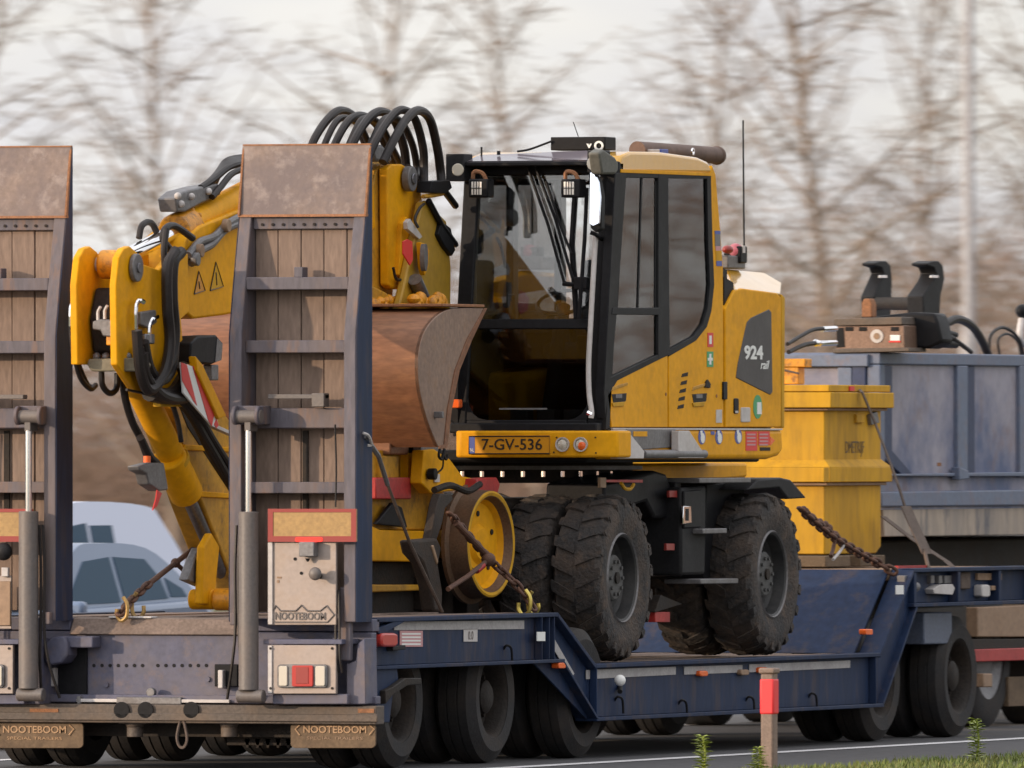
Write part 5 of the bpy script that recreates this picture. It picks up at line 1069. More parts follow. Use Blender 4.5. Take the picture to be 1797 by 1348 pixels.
bp('valve_block', GREY, -1.42, .12, [(312, 372), (308, 348), (322, 336), (352, 328), (384, 322), (388, 342), (356, 356), (326, 372)], .012)
for px, py in ((312, 344), (336, 345), (318, 358), (366, 336)): c = PX(px, py, -1.41); MB().ball(c, .022, 8).build('valve_fitting', LGREY, EX)
m = MB()
for k in range(5): m.tube([PX(352 + 6 * k, 330 - 2 * k, -1.44 - .03 * k), PX(378 + 3 * k, 312 - 5 * k, -1.44 - .03 * k), PX(405, 292 - 3 * k, -1.44 - .03 * k), PX(450, 282 - 2 * k, -1.44 - .03 * k)], .022, 8)
m.build('hose_bundle', HOSE, EX)
m = MB(); m.tube([PX(372, 346, -1.4), PX(386, 330, -1.4), PX(406, 306, -1.4), PX(430, 295, -1.4)], .02, 8); m.build('arm_hose', HOSE, EX)
# hoses hanging round the arm head
def hose(pts, r, x=-1.26, name='hanging_hose', xs=None): return MB().tube([PX(a, b, (xs[i] if xs else x)) for i, (a, b) in enumerate(pts)], r, 10, True, 7).build(name, HOSE, EX)
hose([(300, 440), (286, 420), (290, 402), (302, 396), (316, 402), (338, 418)], .022, -1.33)
hose([(244, 418), (248, 398), (258, 390), (268, 394), (276, 410)], .020, -1.5)
hose([(292, 402), (288, 440), (292, 500), (298, 560), (296, 620), (284, 660)], .021, -1.28)
hose([(318, 442), (304, 462), (302, 520), (306, 590), (296, 640), (272, 672), (250, 660), (243, 610)], .036, -1.24)
hose([(308, 440), (294, 470), (294, 540), (298, 600), (288, 655), (262, 685), (246, 650), (240, 580)], .034, -1.20)
hose([(250, 620), (256, 660), (278, 690), (306, 700), (330, 690), (318, 640)], .036, -1.22)
hose([(252, 600), (262, 645), (280, 668), (300, 650), (306, 600)], .034, -1.24)
hose([(262, 690), (300, 694), (326, 660)], .05, -1.26)
hose([(125, 572), (128, 610), (140, 660), (158, 682), (168, 676)], .017, -1.66); hose([(132, 580), (136, 630), (152, 672), (162, 680)], .015, -1.68)
hose([(178, 650), (180, 676), (192, 690), (204, 682), (206, 655)], .019, -1.5)
hose([(214, 650), (220, 700), (232, 740), (246, 768), (258, 800)], .024, -1.48)
hose([(222, 684), (250, 690), (285, 700)], .008, -1.28)
for pts, x in (([(125, 575), (125, 545), (128, 533), (136, 530)], -1.66), ([(238, 578), (238, 540), (244, 528), (252, 530)], -1.25), ([(262, 600), (262, 575), (268, 560), (276, 556)], -1.25)):
    MB().tube([PX(a, b, x) for a, b in pts], .015, 8).build('pipe_elbow', CHROME, EX)
bp('pipe_manifold', GREY, -1.25, .04, [(248, 570), (248, 548), (274, 544), (276, 566), (262, 576)], .008); bp('pipe_fitting', ROD, -1.24, .04, rect(256, 586, 272, 604), .008)
MB().box(-1.56, -1.35, PX(190, 1, -1.45).y, PX(210, 1, -1.45).y, PX(200, 575, -1.45).z, PX(200, 560, -1.45).z).build('head_crossbar', LGREY, EX, .01)
rearplate('head_valve', GREY, EX, PX(206, 560, -1.3).y + .04, PX(206, 560, -1.3).y + .2, [(162, 578), (162, 564), (176, 560), (204, 562), (206, 592), (180, 590), (176, 580)], .008)
for px, py in ((172, 562), (184, 560), (198, 566)): c = PY(px, py, PX(206, 560, -1.3).y + .05); MB().tube([c, c + Vector((0, 0, .05)), c + Vector((.02, -.01, .08))], .010, 6).build('small_pipe', LGREY, EX)
MB().px(-1.545, -1.36, SX(-1.36, [(212, 620), (206, 560), (216, 505), (250, 505), (272, 640)])).build('inner_block', DARK, EX, .02)
rearplate('inner_yellow_block', ORG, EX, PX(206, 600, -1.3).y + .06, PX(206, 600, -1.3).y + .2, rect(186, 588, 208, 606), .006)
rearplate('bottom_plate', grime('olive_grey_plate', (.17, .15, .10), .55, amt=.5, dirt=(.1, .08, .05), scale=6, bump=.003), EX, PX(220, 640, -1.3).y - .02, PX(220, 640, -1.3).y + .18, [(152, 640), (155, 630), (236, 628), (244, 640), (240, 652), (160, 652)], .008)
for px in (170, 186, 206, 224): MB().ball(PY(px, 626, PX(220, 640, -1.3).y + .05), .026, 7).build('plate_bolt', GREY, EX)
# folded stick
XK = -1.40
bp('stick', YEL2, XK, .22, [(296, 700), (318, 648), (330, 640), (405, 740), (470, 900), (480, 1060), (405, 1060), (402, 1000), (355, 880), (318, 770)], .012)
bp('stick_rib', YEL, XK + .02, .03, [(322, 790), (326, 780), (420, 786), (420, 794)], .006); bp('stick_rib', YEL, XK + .02, .03, [(354, 872), (356, 862), (430, 868), (430, 876)], .006)
bp('stick_side_hollow', DARK, XK + .005, .02, [(310, 700), (330, 700), (415, 850), (415, 880), (330, 750)], .004)
HM = bp('hazard_board', WPRINT, -1.17, .012, [(322, 690), (318, 636), (352, 648), (384, 745), (372, 748)], .002)
for q in ([(320, 668), (318, 636), (328, 640), (346, 712), (340, 704)], [(338, 642), (350, 648), (376, 728), (372, 748), (366, 738)], [(376, 745), (380, 735), (384, 746), (380, 752)]):
    bp('red_stripe', REDP, -1.297, .003, q, 0, parent=None) if False else sideplate('red_stripe', REDP, HM, -1.170, -1.167, q, 0)
bp('lamp_arm', YEL, -1.15, .05, [(346, 650), (344, 625), (356, 640), (398, 730), (384, 736)], .008)
WLK = bp('work_lamp', BLK, -1.22, .14, [(334, 636), (336, 602), (348, 590), (380, 588), (392, 602), (390, 632), (372, 640)], .012); sideplate('lamp_side', GREY, WLK, -1.22, -1.215, [(378, 636), (382, 594), (391, 604), (389, 632)], .002); bp('lamp_foot', GREY, -1.24, .06, rect(372, 640, 384, 668), .008)
bp('hose_bracket', LGREY, -1.26, .04, [(358, 742), (360, 736), (412, 760), (412, 766)], .003); bp('hose_bracket', LGREY, -1.26, .04, rect(384, 796, 398, 804), .003); bp('hose_plate', YELB, -1.26, .05, rect(282, 706, 326, 714), .004)
hose([(300, 690), (330, 720), (360, 770), (386, 815), (410, 860)], .030, -1.27); hose([(312, 690), (345, 725), (375, 775), (400, 815), (420, 850)], .026, -1.25); hose([(306, 692), (338, 735), (366, 790), (395, 840)], .022, -1.28)
hose([(300, 700), (312, 740), (318, 775)], .016, -1.28)
XC2 = -1.46
MB().cyl(PX(232, 655, XC2), PX(322, 842, XC2), .085, 28).build('stick_cylinder', YEL, EX, .01)
MB().cyl(PX(296, 800, XC2), PX(328, 868, XC2), .104, 28).build('stick_cylinder_gland', YEL, EX, .012)
MB().cyl(PX(300, 803, XC2), PX(303, 810, XC2), .110, 28).build('gland_ring', YELB, EX, .004)
MB().cyl(PX(328, 868, XC2), PX(408, 1048, XC2), .042, 20).build('stick_cylinder_rod', ROD, EX)
bp('cylinder_valve', GREY, -1.40, .08, [(262, 850), (258, 832), (246, 826), (244, 818), (268, 812), (288, 812), (296, 860), (280, 862)], .01)
c = PX(258, 806, -1.38); MB().cyl(c + Vector((0, 0, -.02)), c + Vector((0, 0, .02)), .022, 12).build('orange_cap', ORLENS, EX); bp('red_ribbon', REDP, -1.38, .006, [(274, 875), (276, 860), (284, 866), (276, 888), (268, 896)], 0)
hose([(246, 768), (262, 800), (276, 815)], .026, -1.44)
bp('link_rod', YEL, -1.36, .05, [(354, 1060), (358, 960), (372, 935), (386, 960), (378, 1040), (372, 1062)], .012)
c = PX(372, 1052, -1.36); MB().cyl(c + Vector((-.14, 0, 0)), c + Vector((.02, 0, 0)), .062, 28).build('link_boss', YEL, EX, .015); MB().cyl(c + Vector((.02, 0, 0)), c + Vector((.22, 0, 0)), .068, 28).build('link_boss', ORG, EX, .012)
bp('grey_guard', GREY, -1.42, .06, [(328, 1018), (340, 985), (352, 960), (362, 985), (356, 1030)], .012)

# ------------------------------------------------------------------ the wide bucket lying in front of the cab
BK = thing('digging_bucket', (-1.45, 3.0, 1.97), 'wide rust brown ditching bucket lying in front of the cab', 'bucket')
x1 = -.60; x0 = -2.38
yz = lambda pts: SX(x1, pts)
prof = [(848, 541), (806, 541), (775, 548), (748, 575), (735, 612), (733, 655), (739, 700), (752, 745), (768, 785)]
prof_s = [(v.x, v.y) for v in crom([Vector((a, b, 0)) for a, b in prof], 5)]
m = MB(); P2 = yz(prof_s); inner = [(y + .022, z - (.012 if i < 3 else 0)) for i, (y, z) in enumerate(P2)]
n = len(P2); vs = [(x0, y, z) for y, z in P2] + [(x1, y, z) for y, z in P2] + [(x0, y, z) for y, z in inner] + [(x1, y, z) for y, z in inner]
fs = []
for i in range(n - 1): fs += [(i, i + 1, n + i + 1, n + i), (2 * n + i, 3 * n + i, 3 * n + i + 1, 2 * n + i + 1)]
for b in (0, n - 1): fs.append((b, n + b, 3 * n + b, 2 * n + b))
for b in (0, n): fs += [(b + i, b + i + 1, 2 * n + b + i + 1, 2 * n + b + i) for i in range(n - 1)]
m.add(vs, fs); m.build('bucket_shell', BUCK, BK)
side = prof_s + [(779, 780), (786, 720), (800, 650), (822, 595)]
for x, th in ((x1 + .004, .028), (x0 + .024, .028)): MB().px(x - th, x, yz(side)).build('end_plate', BUCKS, BK, .005)
m = MB(); m.px(x1 + .004, x1 + .012, yz([(848, 541), (852, 541), (826, 596), (804, 650), (790, 720), (782, 786), (768, 788), (768, 783), (777, 780), (783, 718), (796, 650), (818, 594)])); m.build('cutting_edge', BUCK, BK, .002)
m = MB()
for a, b in (((752, 571), (750, 574)), ((734, 625), (733.5, 628)), ((735, 672), (735.5, 675)), ((744, 716), (745, 719))):
    (ya, za), (yb, zb3) = yz([a, b]); m.hull8([(x0 + .03, ya - .003, za), (x1 - .03, ya - .003, za), (x1 - .03, yb - .003, zb3), (x0 + .03, yb - .003, zb3)], [(x0 + .03, ya + .01, za), (x1 - .03, ya + .01, za), (x1 - .03, yb + .01, zb3), (x0 + .03, yb + .01, zb3)])
m.build('weld_rib', BUCK, BK, .003)
a0, a1 = yz([(846, 538)])[0]; MB().box(x0 - .005, x1 + .01, yz([(775, 545)])[0][0], a0 + .02, a1 - .006, a1 + .012).build('top_lip', RUSTE, BK, .004)
for (px, py, w_, h_) in ((700, 778, 14, 8), (764, 728, 4, 8)):
    p = PX(px, py, -1.0 if w_ > 10 else x1 + .01); MB().box(p.x - .05, p.x + .05, p.y - .30 if w_ > 10 else p.y - .01, p.y + .02, p.z - .02, p.z + .02).build('worn_bracket', GREY, BK, .004)
m = MB(); s0 = yz([(775, 781)])[0]; m.box(-2.2, -.9, s0[0] - .1, s0[0] + .5, s0[1] - .06, s0[1] + .02); m.build('bucket_floor', BUCK, BK, .01)
# ------------------------------------------------------------------ cargo on the gooseneck
XY = -.80
YB = thing('steel_crate', (-1.5, 10.9, 1.24), 'tall yellow steel box with flanged bands standing on the front deck behind the excavator', 'steel box')
yA, yB2 = PX(1447, 800, XY).y, PX(1546, 800, XY).y
def z_at(py, px=1500): return PX(px, py, XY).z
XW = -2.35
MB().box(XW, XY, yA, yB2, z_at(852), z_at(716)).build('box_upper', YELB, YB, .008)
m = MB(); m.px(XW, XY, [(yA, z_at(972)), (yA, z_at(850)), (yB2, z_at(850)), (yB2, z_at(960)), (yB2 - .10, z_at(972))]); m.build('box_lower', YELB, YB, .008)
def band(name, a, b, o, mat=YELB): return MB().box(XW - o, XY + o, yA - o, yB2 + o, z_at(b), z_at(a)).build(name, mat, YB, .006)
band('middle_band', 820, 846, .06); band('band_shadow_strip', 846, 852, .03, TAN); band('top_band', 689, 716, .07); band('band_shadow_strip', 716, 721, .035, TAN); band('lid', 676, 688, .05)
MB().hull8([(XW - .06, yA - .06, z_at(820)), (XY + .06, yA - .06, z_at(820)), (XY + .06, yB2 + .06, z_at(820)), (XW - .06, yB2 + .06, z_at(820))], [(XW, yA, z_at(806)), (XY, yA, z_at(806)), (XY, yB2, z_at(806)), (XW, yB2, z_at(806))]).build('band_chamfer', YELB, YB, .004)
p = PX(1500, 786, XY + .002); text('stencil_lettering', 'DMETRIJF', .115, p, 'X', grime('faded_black_print', (.10, .062, .03), .6, amt=.7, dirt=(.30, .19, .04), scale=9, bump=0), YB, .001, width=.38)
sideplate('raised_patch', YELB, YB, XY, XY + .02, rect(1504, 727, 1518, 742), .003); sideplate('corner_lug', GREY, YB, XY, XY + .03, [(1530, 746), (1528, 728), (1540, 722), (1544, 742)], .004)
sideplate('red_tag', REDP, YB, XY + .052, XY + .062, rect(1492, 678, 1500, 686), 0); c = PX(1407, 748, -1.2)
MB().cyl((c.x, yA - .006, c.z), (c.x, yA, c.z), .014, 8).build('rivet', GREY, YB); sideplate('band_flange_lug', YELB, YB, XY + .06, XY + .075, [(1446, 846), (1446, 821), (1455, 821), (1455, 845)], .002)
# lower orange-yellow frame standing on the box
LF_ = thing('lifting_frame', (-1.5, 10.7, z_at(676)), 'bright orange yellow lifting frame lying on the lid of the yellow steel box', 'lifting frame')
yq = yA + .12
MB().box(-2.2, -.98, yq, yq + .14, z_at(645), z_at(630)).build('top_bar', ORG, LF_, .006)
MB().box(-1.18, -1.03, yq + .005, yq + .135, z_at(675), z_at(645)).build('leg', ORG, LF_, .006); MB().box(-2.15, -1.98, yq + .005, yq + .135, z_at(675), z_at(645)).build('leg', ORG, LF_, .006)
MB().tube([(-1.42, yq - .006, z_at(628)), (-1.2, yq - .008, z_at(646)), (-1.02, yq - .01, z_at(656))], .007, 6, False).build('lashing_wire', STRAP, LF_)
# timber under the box
for k in range(2):
    t = MB().box(-2.45, -.68 + .03 * k, 10.15 + .62 * k, 10.65 + .62 * k, 1.145, z_at(973) - .004).build('dunnage_board', grime('dunnage_timber', (.13, .09, .055), .85, amt=.6, dirt=(.07, .05, .035), scale=8, bump=.005) if k == 0 else MATS['dunnage_timber'], None, .008)
    tag(t, ('rear' if k == 0 else 'front') + ' dark timber board under the yellow steel box', 'timber board', 'timber boards under the steel box')

# ------------------------------------------------------------------ truck and the blue container it carries
XCN = -1.0
yc0 = PX(1545, 750, XCN).y; yc1 = yc0 + 6.0; xl = XCN - 2.4
zc = lambda py: PX(1560, py, XCN).z
CT = thing('skip_container', (-2.2, yc0 + 3, zc(885)), 'faded blue open steel container with ribbed sides on the truck ahead', 'container')
MB().box(XCN - .06, XCN - .03, yc0 + .02, yc1, zc(880), zc(640)).build('side_wall', CONT, CT)
MB().box(xl, xl + .04, yc0, yc1, zc(880), zc(640)).build('far_wall', CONT, CT); MB().box(xl, XCN - .03, yc1 - .04, yc1, zc(880), zc(640)).build('front_wall', CONT, CT)
MB().box(xl + .05, XCN - .08, yc0 + .02, yc0 + .05, zc(880), zc(640)).build('tailgate', CONT, CT)
for k in range(5):
    x = xl + .10 + k * .5; MB().box(x, x + .1, yc0 - .02, yc0 + .02, zc(880), zc(645)).build('tailgate_rib', CONTF, CT, .006)
MB().box(xl + .05, XCN - .08, yc0 - .03, yc0 + .02, zc(644), zc(622)).build('tailgate_rail', CONTF, CT, .008)
MB().box(xl, XCN, yc0 - .0, yc1, zc(640), zc(619)).build('top_rail', CONTF, CT, .01)
MB().box(XCN - .10, XCN, yc0, yc0 + .10, zc(885), zc(640)).build('corner_post', CONTF, CT, .01)
MB().box(XCN - .20, XCN - .10, yc0 - .015, yc0 + .05, zc(885), zc(640)).build('corner_post', CONTD, CT, .008)
MB().box(xl, XCN - .02, yc0, yc1, zc(895), zc(878)).build('floor', CONT, CT)
def cs(name, mat, pts, x1=XCN, th=.06, bevel=.006): return sideplate(name, mat, CT, x1 - th, x1, pts, bevel)
cs('side_rib', CONTD, [(1550, 800), (1550, 642), (1566, 642), (1566, 790), (1602, 832), (1584, 834), (1552, 806)], XCN - .005)
for px in (1681, 1790, 1902):
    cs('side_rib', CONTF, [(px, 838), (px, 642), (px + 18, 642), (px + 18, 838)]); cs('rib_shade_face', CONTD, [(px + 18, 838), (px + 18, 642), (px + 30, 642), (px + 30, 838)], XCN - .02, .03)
cs('lower_rail', CONTF, [(1553, 836), (1553, 832), (1750, 829), (1950, 828), (1950, 836)], XCN + .02, .09); cs('lower_rail', CONTF, [(1548, 890), (1548, 863), (1950, 857), (1950, 886)], XCN + .01, .1, .012)
cs('lug', CONTF, [(1684, 842), (1684, 820), (1700, 826), (1702, 840)], XCN + .05, .06)
cs('rust_mark', RUSTE, rect(1645, 812, 1652, 818), XCN - .028, .004, 0)

TK = thing('flatbed_truck', (-2.2, yc0 + 3, 0), 'truck ahead of the trailer carrying the blue container, only its rear seen', 'truck')
sideplate('load_bed', grime('worn_bed_paint', (.36, .29, .23), .6, amt=.6, dirt=(.10, .11, .13), scale=2.4, var=.15, bump=.003, dirt2=(.05, .06, .09), amt2=.8, streak=True), TK, XCN - 2.3, XCN - .02, [(1552, 942), (1550, 893), (1950, 890), (1950, 936)], .006)
MB().box(-2.9, -1.5, yc0 + .3, yc1 + 2, zc(1010), zc(950)).build('chassis', DARK, TK, .02)
sideplate('tail_panel', TAN, TK, -2.9, -1.02, [(1716, 1118), (1716, 1066), (1900, 1058), (1900, 1118)], .008)
sideplate('red_rail', RED, TK, -2.9, -1.0, [(1700, 1162), (1700, 1140), (1900, 1134), (1900, 1156)], .006); sideplate('rail_top', DARK, TK, -2.9, -1.02, [(1700, 1140), (1702, 1122), (1900, 1120), (1900, 1136)], .004)
sideplate('tail_lamp', TAN, TK, -1.1, -.99, rect(1726, 1182, 1742, 1206), .008); sideplate('mud_flap', FLAP, TK, -1.12, -1.08, [(1770, 1240), (1770, 1188), (1900, 1184), (1900, 1236)], .004)
c = PX(1792, 1028, -1.0); m = MB(); m.lathe([(-.01, .03), (0, .045), (.01, .03), (0, .018), (-.01, .03)], c, 18); m.build('coupling_ring', RUSTE, TK)
for y in (yc0 + 2.6, yc0 + 3.95):
    for x in (-1.25, -3.2): wheel_pair(TK, (x,), y, .5, .5, .3, 1)
MB().box(-3.3, -1.1, yc0 + .2, yc0 + .5, .55, .9).build('rear_crossmember', DARK, TK, .02)
MB().cyl((-1.45, 12.5, .62), (-2.1, yc0 + .4, .72), .06, 14).build('drawbar', DARK, TK)
m = MB(); m.px(-3.35, -1.05, [(yc1 + .6, .6), (yc1 + .6, 2.45), (yc1 + 2.4, 2.4), (yc1 + 2.6, 1.6), (yc1 + 2.6, .6)]); m.build('cab', WPRINT, TK, .08, seg=3)

# ------------------------------------------------------------------ black coupler lying on the container rim
XQ = -1.12
QC = thing('quick_coupler', (-1.2, yc0 + .2, zc(619)), 'black hydraulic coupler with two upright hooks lying on the container rim', 'coupler')
YQ = yc0 + .15
def qr(name, mat, pts, d=0, th=.2, bevel=.006, parent=None): return rearplate(name, mat, parent or QC, YQ + d, YQ + d + th, pts, bevel)
def qp(name, mat, pts, x1=XQ, th=.1, bevel=.006, parent=None): return sideplate(name, mat, parent or QC, x1 - th, x1, pts, bevel)
hookL = lambda d, k: [(1536 + d, 560), (1534 + d, 520), (1546 + d, 494), (1552 + d, 480), (1548 + d, 470), (1536 + d, 466), (1536 + d, 462), (1546 + d, 458), (1556 + d, 458), (1563 + d, 466), (1566 + d, 490), (1565 + d, 520), (1563 + d, 560)]
qp('hook', BLKP, hookL(0, 0), -1.62, .10, .008); qp('hook', BLKP, [(a + (6 if b < 520 else -14 if a < 1545 else 0), b) for a, b in hookL(86, 0)], -1.10, .12, .008)
for px, x in ((1547, -1.612), (1637, -1.092)): qp('hook_pin', CHROME, rect(px - 3, 483, px + 10, 488), x, .01, .002)
MB().cyl(PX(1540, 533, -1.6), PX(1604, 533, -1.2), .045, 16).build('cross_shaft', DARK, QC)
qr('brown_block', RUSTE, [(1512, 557), (1512, 532), (1516, 524), (1526, 524), (1530, 534), (1530, 557)], -.05, .1, .008)
qr('coupler_body', BLK, [(1524, 608), (1528, 556), (1600, 548), (1640, 550), (1646, 566), (1654, 600), (1630, 612)], .1, .25, .02)
qr('valve_top_plate', DULL, [(1463, 572), (1464, 559), (1582, 556), (1584, 570)], -.16, .34)
VB = qr('valve_block', grime('bronze_brown_block', (.20, .125, .09), .4, metal=.3, amt=.5, dirt=(.10, .06, .045), scale=8, bump=.003), [(1467, 614), (1467, 573), (1586, 571), (1588, 612)], -.15, .3)
qr('block_recess', BLK, [(1468, 610), (1468, 576), (1480, 575), (1482, 609)], -.155, .02, 0, VB)
for px in (1490, 1514, 1570): qr('block_notch', BLK, rect(px - 7, 574, px + 7, 581), -.155, .02, .002, VB)
c = PY(1539, 590, YQ - .15); o = MB().cyl(c, c + Vector((0, -.006, 0)), .046, 24).build('round_plate', LGREY, VB); MB().cyl(c + Vector((0, -.006, 0)), c + Vector((0, -.010, 0)), .022, 18).build('plate_centre', TAN, QC)
qr('white_label', WPRINT, rect(1562, 588, 1579, 598), -.156, .01, .002, VB); qr('label_border', REDP, rect(1560, 598, 1580, 601), -.156, .01, 0, VB)
qr('base_plate', DULL, [(1462, 620), (1462, 612), (1594, 610), (1596, 617)], -.17, .36)
for y, r in ((580, .038), (597, .050)):
    MB().cyl(PX(1596, y, -1.1), PX(1640, y + 1, -1.1), r, 20).build('chrome_cylinder', CHROME, QC); MB().cyl(PX(1640, y + 1, -1.1), PX(1678, y + 8, -1.1), r * .98, 20, r1=r * .5).build('cylinder_nose', BLK, QC)
for y, d in ((577, 18), (602, 8)): MB().cyl(PX(1434 + d * .5, y + 1, -1.1), PX(1466, y, -1.1), .020, 12).build('hose_fitting', CHROME, QC)
MB().ball(PX(1432, 602, -1.1), .026, 8).build('fitting_nut', CHROME, QC)
MB().tube([PX(1466, 577, -1.1), PX(1430, 578, -1.1), PX(1405, 590, -1.1), PX(1382, 604, -1.1)], .014, 8).build('coupler_hose', HOSE, QC); MB().tube([PX(1432, 602, -1.1), PX(1410, 606, -1.1), PX(1384, 618, -1.1)], .016, 8).build('coupler_hose', HOSE, QC)
MB().tube([PX(1640, 578, -1.08), PX(1670, 592, -1.08), PX(1704, 618, -1.08)], .016, 8).build('coupler_hose', HOSE, QC); MB().tube([PX(1656, 570, -1.2), PX(1680, 560, -1.2), PX(1705, 572, -1.2), PX(1722, 596, -1.2), PX(1734, 622, -1.2)], .030, 10).build('coupler_hose', HOSE, QC)
HS = thing('hydraulic_hose', (-1.3, PX(1760, 600, -1.3).y, zc(622)), 'thin brown hose loop sticking up from the container at the right', 'hose')
MB().tube([PX(1736, 622, -1.3), PX(1738, 590, -1.3), PX(1756, 575, -1.3), PX(1776, 582, -1.3), PX(1790, 600, -1.3), PX(1797, 625, -1.3)], .012, 8).build('hose', HOSE, HS); MB().tube([PX(1754, 622, -1.3), PX(1752, 596, -1.3), PX(1768, 586, -1.3), PX(1786, 600, -1.3), PX(1792, 625, -1.3)], .009, 8).build('hose', HOSE, HS)
HK = thing('crane_hook', (-1.3, PX(1800, 560, -1.3).y, zc(622)), 'grey hook block with black top cut off by the right edge of the photo', 'hook')
MB().ball(PX(1795, 546, -1.3), .05, 10, (1, 1.6, 1)).build('hook_top', BLK, HK); MB().tube([PX(1793, 560, -1.3), PX(1790, 582, -1.3), PX(1793, 600, -1.3), PX(1804, 604, -1.3), PX(1812, 590, -1.3)], .025, 8).build('hook_bow', LGREY, HK)
MB().tube([PX(1808, 545, -1.3), PX(1820, 580, -1.3), PX(1822, 625, -1.3)], .03, 8).build('hook_stem', BLK, HK)

# ------------------------------------------------------------------ chains and straps
LINKS = {}
def chain(label, pts, ln=.075, r=.011, mat=CHAIN, hooks=(), parts=()):
    P = crom([Vector(p) for p in pts], 10)
    t = thing('lashing_chain', P[0], label, 'chain', 'chains lashing the load')
    if ln not in LINKS:
        m = MB(); h, w_ = ln * .5, ln * .27; q = []
        for i in range(12):
            a = 6.2832 * i / 12; q.append((w_ * math.cos(a), 0, (h - w_) * (1 if math.sin(a) > 0.01 else -1 if math.sin(a) < -.01 else 0) + w_ * math.sin(a)))
        m.tube([Vector(v) for v in q] + [Vector(q[0])], r, 6, False, cap=False)
        me = bpy.data.meshes.new('link'); me.from_pydata(m.v, [], m.f); me.materials.append(mat); me.shade_smooth(); LINKS[ln] = me
    acc = 0; step = ln * .70; k = 0
    for a, b in zip(P[:-1], P[1:]):
        d = b - a; L_ = d.length
        while acc <= L_:
            c = a + d * (acc / L_); o = bpy.data.objects.new('link', LINKS[ln]); col.objects.link(o); o.parent = t; o.location = c - P[0]
            o.rotation_mode = 'QUATERNION'; o.rotation_quaternion = d.to_track_quat('Z', 'Y') @ Matrix.Rotation(1.5708 * (k % 2) + .3, 3, 'Z').to_quaternion(); k += 1; acc += step
        acc -= L_
    return t
def hook_mesh(t, p, s=1.0, flip=1, mat=BRASS):
    p = Vector(p); m = MB(); m.tube([p + Vector((0, 0, .07 * s)), p + Vector((flip * .03 * s, 0, .02 * s)), p + Vector((flip * .025 * s, 0, -.06 * s)), p + Vector((-.015 * flip * s, 0, -.09 * s)), p + Vector((-.045 * flip * s, 0, -.05 * s)), p + Vector((-.045 * flip * s, 0, -.01 * s))], .013 * s, 7)
    m.build('hook', mat, t)
# over the rail wheel, right side
t = chain('rusty chain running across the yellow rail wheel to the right deck edge', [PX(792, 905, -.48), PX(826, 945, -.44), PX(862, 985, -.38), PX(892, 1012, -.25), PX(920, 1042, -.15), PX(938, 1070, -.08)])
MB().cyl(PX(800, 918, -.46), PX(858, 978, -.37), .020, 10).build('chain_tensioner', CHAIN, t); MB().tube([PX(786, 1034, -.42), PX(820, 1012, -.40), PX(858, 982, -.36)], .016, 8, False).build('tensioner_lever', CHAIN, t); m = MB(); m.ball(PX(857, 982, -.36), .045, 8); m.build('tensioner_joint', CHAIN, t)
MB().cyl(PX(836, 1002, -.385), PX(848, 992, -.37), .020, 10).build('red_grip', RED, t); hook_mesh(t, PX(922, 1055, -.10)); hook_mesh(t, PX(934, 1056, -.12), .9, -1)
# rear left chain on the deck between the ramps
t = chain('rusty chain with a lever binder hooked to the deck between the ramps', [PX(212, 1076, -1.62), PX(232, 1052, -1.62), PX(262, 1024, -1.6)])
MB().cyl(PX(262, 1024, -1.6), PX(344, 960, -1.58), .017, 10).build('chain_tensioner', CHAIN, t); m = MB(); m.ball(PX(308, 988, -1.59), .03, 8); m.build('tensioner_joint', CHAIN, t); MB().tube([PX(308, 988, -1.58), PX(330, 1008, -1.56), PX(356, 1036, -1.54)], .014, 8, False).build('tensioner_lever', CHAIN, t)
hook_mesh(t, PX(216, 1066, -1.6), .9, 1, grime('dull_brass', (.42, .27, .10), .4, metal=.6, amt=.4, scale=9, bump=0)); hook_mesh(t, PX(240, 1060, -1.6), 1.0, -1, MATS['dull_brass'])
a = PX(228, 1079, -1.6); MB().box(a.x - .12, a.x + .16, a.y - .05, a.y + .05, .914, .926).build('lashing_plate', LGREY, t, .003)
# front chain from the undercarriage to the gooseneck
t = chain('rusty chain bundle running from the front tyre down to the gooseneck deck', [PX(1408, 896, -.35), PX(1432, 918, -.33), PX(1462, 942, -.30), PX(1500, 966, -.26), PX(1540, 988, -.2), PX(1566, 1002, -.12)], .085, .013)
m = MB(); R_ = random.Random(4)
for i in range(16): m.ball(PX(1412 + 4.2 * i + R_.uniform(-3, 3), 898 + 3.4 * i + R_.uniform(-5, 5), -.34), R_.uniform(.018, .034), 5)
m.build('bunched_chain', CHAIN, t); MB().tube([PX(1466, 944, -.3), PX(1462, 964, -.3), PX(1458, 976, -.28)], .014, 8, False).build('tensioner_lever', CHAIN, t)
MB().tube([PX(1482, 955, -.28), PX(1474, 968, -.28), PX(1462, 982, -.27)], .010, 7, False).build('tensioner_lever', LGREY, t)
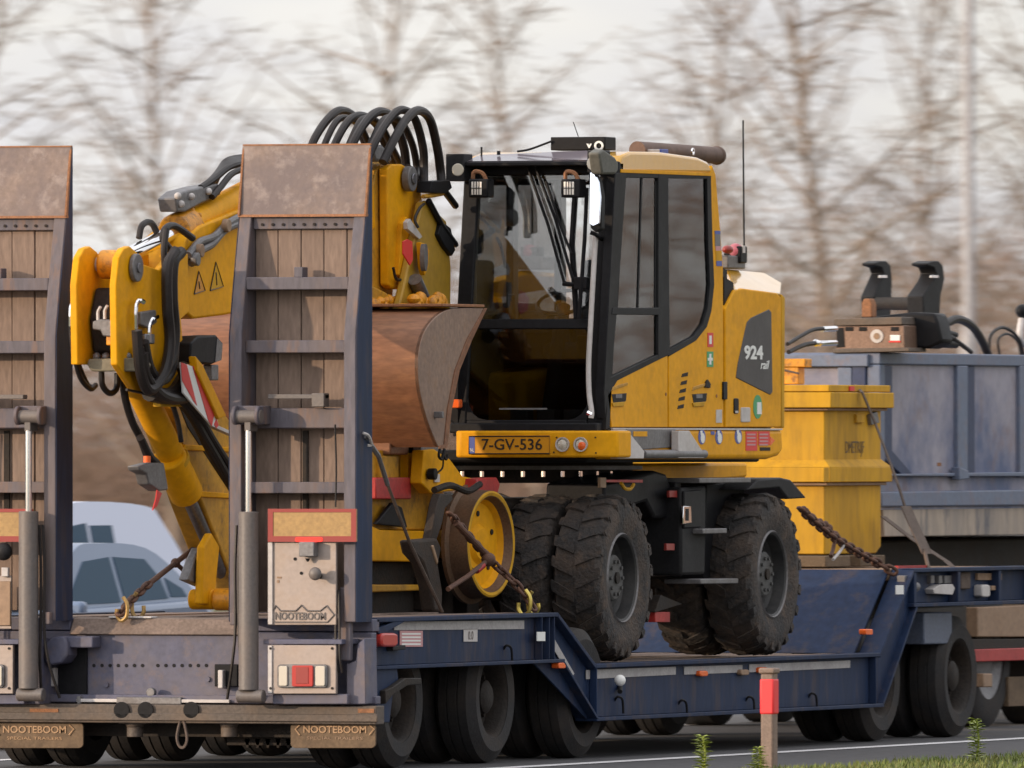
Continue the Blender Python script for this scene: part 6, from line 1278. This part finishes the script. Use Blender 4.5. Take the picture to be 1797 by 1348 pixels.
# ramp stay strap beside the right ramp
t = thing('ramp_strap', (-.1, .5, .92), 'grey lashing strap running from the right ramp down to the rear deck', 'strap', 'lashing straps')
MB().tube([PX(640, 765, -.005), PX(664, 800, -.09), PX(680, 850, -.15)], .016, 6, False).build('strap_ratchet', GREY, t); MB().tube([PX(680, 850, -.15), PX(718, 950, -.28), PX(746, 1010, -.34), PX(776, 1074, -.34)], .011, 6, False).build('strap_webbing', STRAP, t)
m = MB(); m.tube([PX(637, 760, .0), PX(646, 764, .02), PX(652, 780, .0), PX(644, 782, -.01)], .009, 6); m.build('strap_hook', LGREY, t)
# two straps over the yellow box
def strap(label, pts, w_, x):
    P = [Vector(p) for p in pts]; t = thing('lashing_strap', P[-1], label, 'strap', 'lashing straps'); m = MB(); wv = Vector((0, w_, 0))
    for a, b in zip(P[:-1], P[1:]): m.hull8([a - wv, a + wv, b + wv, b - wv], [a - wv + Vector((.008, 0, 0)), a + wv + Vector((.008, 0, 0)), b + wv + Vector((.008, 0, 0)), b - wv + Vector((.008, 0, 0))])
    m.build('webbing', STRAP, t); return t
t = strap('brown lashing strap coming down over the top corner of the yellow steel box', [PX(1500, 674, -.85), PX(1512, 688, -.70), PX(1536, 745, -.66), PX(1575, 850, -.45), PX(1588, 892, -.42)], .018, 0)
t = strap('wide brown strap with ratchet in front of the pale truck bed', [PX(1588, 888, -.42), PX(1602, 920, -.36), PX(1626, 972, -.25)], .10, 0); MB().tube([PX(1622, 965, -.25), PX(1632, 1008, -.12), PX(1636, 1030, -.1)], .014, 6, False).build('strap_hook', STRAP, t)
t = strap('dark strap crossing behind the wide brown strap down to the gooseneck', [PX(1548, 906, -.72), PX(1600, 946, -.55), PX(1660, 985, -.3), PX(1690, 1012, -.08)], .05, 0)
MB().box(PX(1690, 1, -.08).x - .03, PX(1690, 1, -.08).x + .03, PX(1688, 1010, -.08).y - .1, PX(1688, 1010, -.08).y + .1, PX(1690, 1034, -.08).z, PX(1690, 1004, -.08).z).build('strap_winch', STRAP, t, .01)
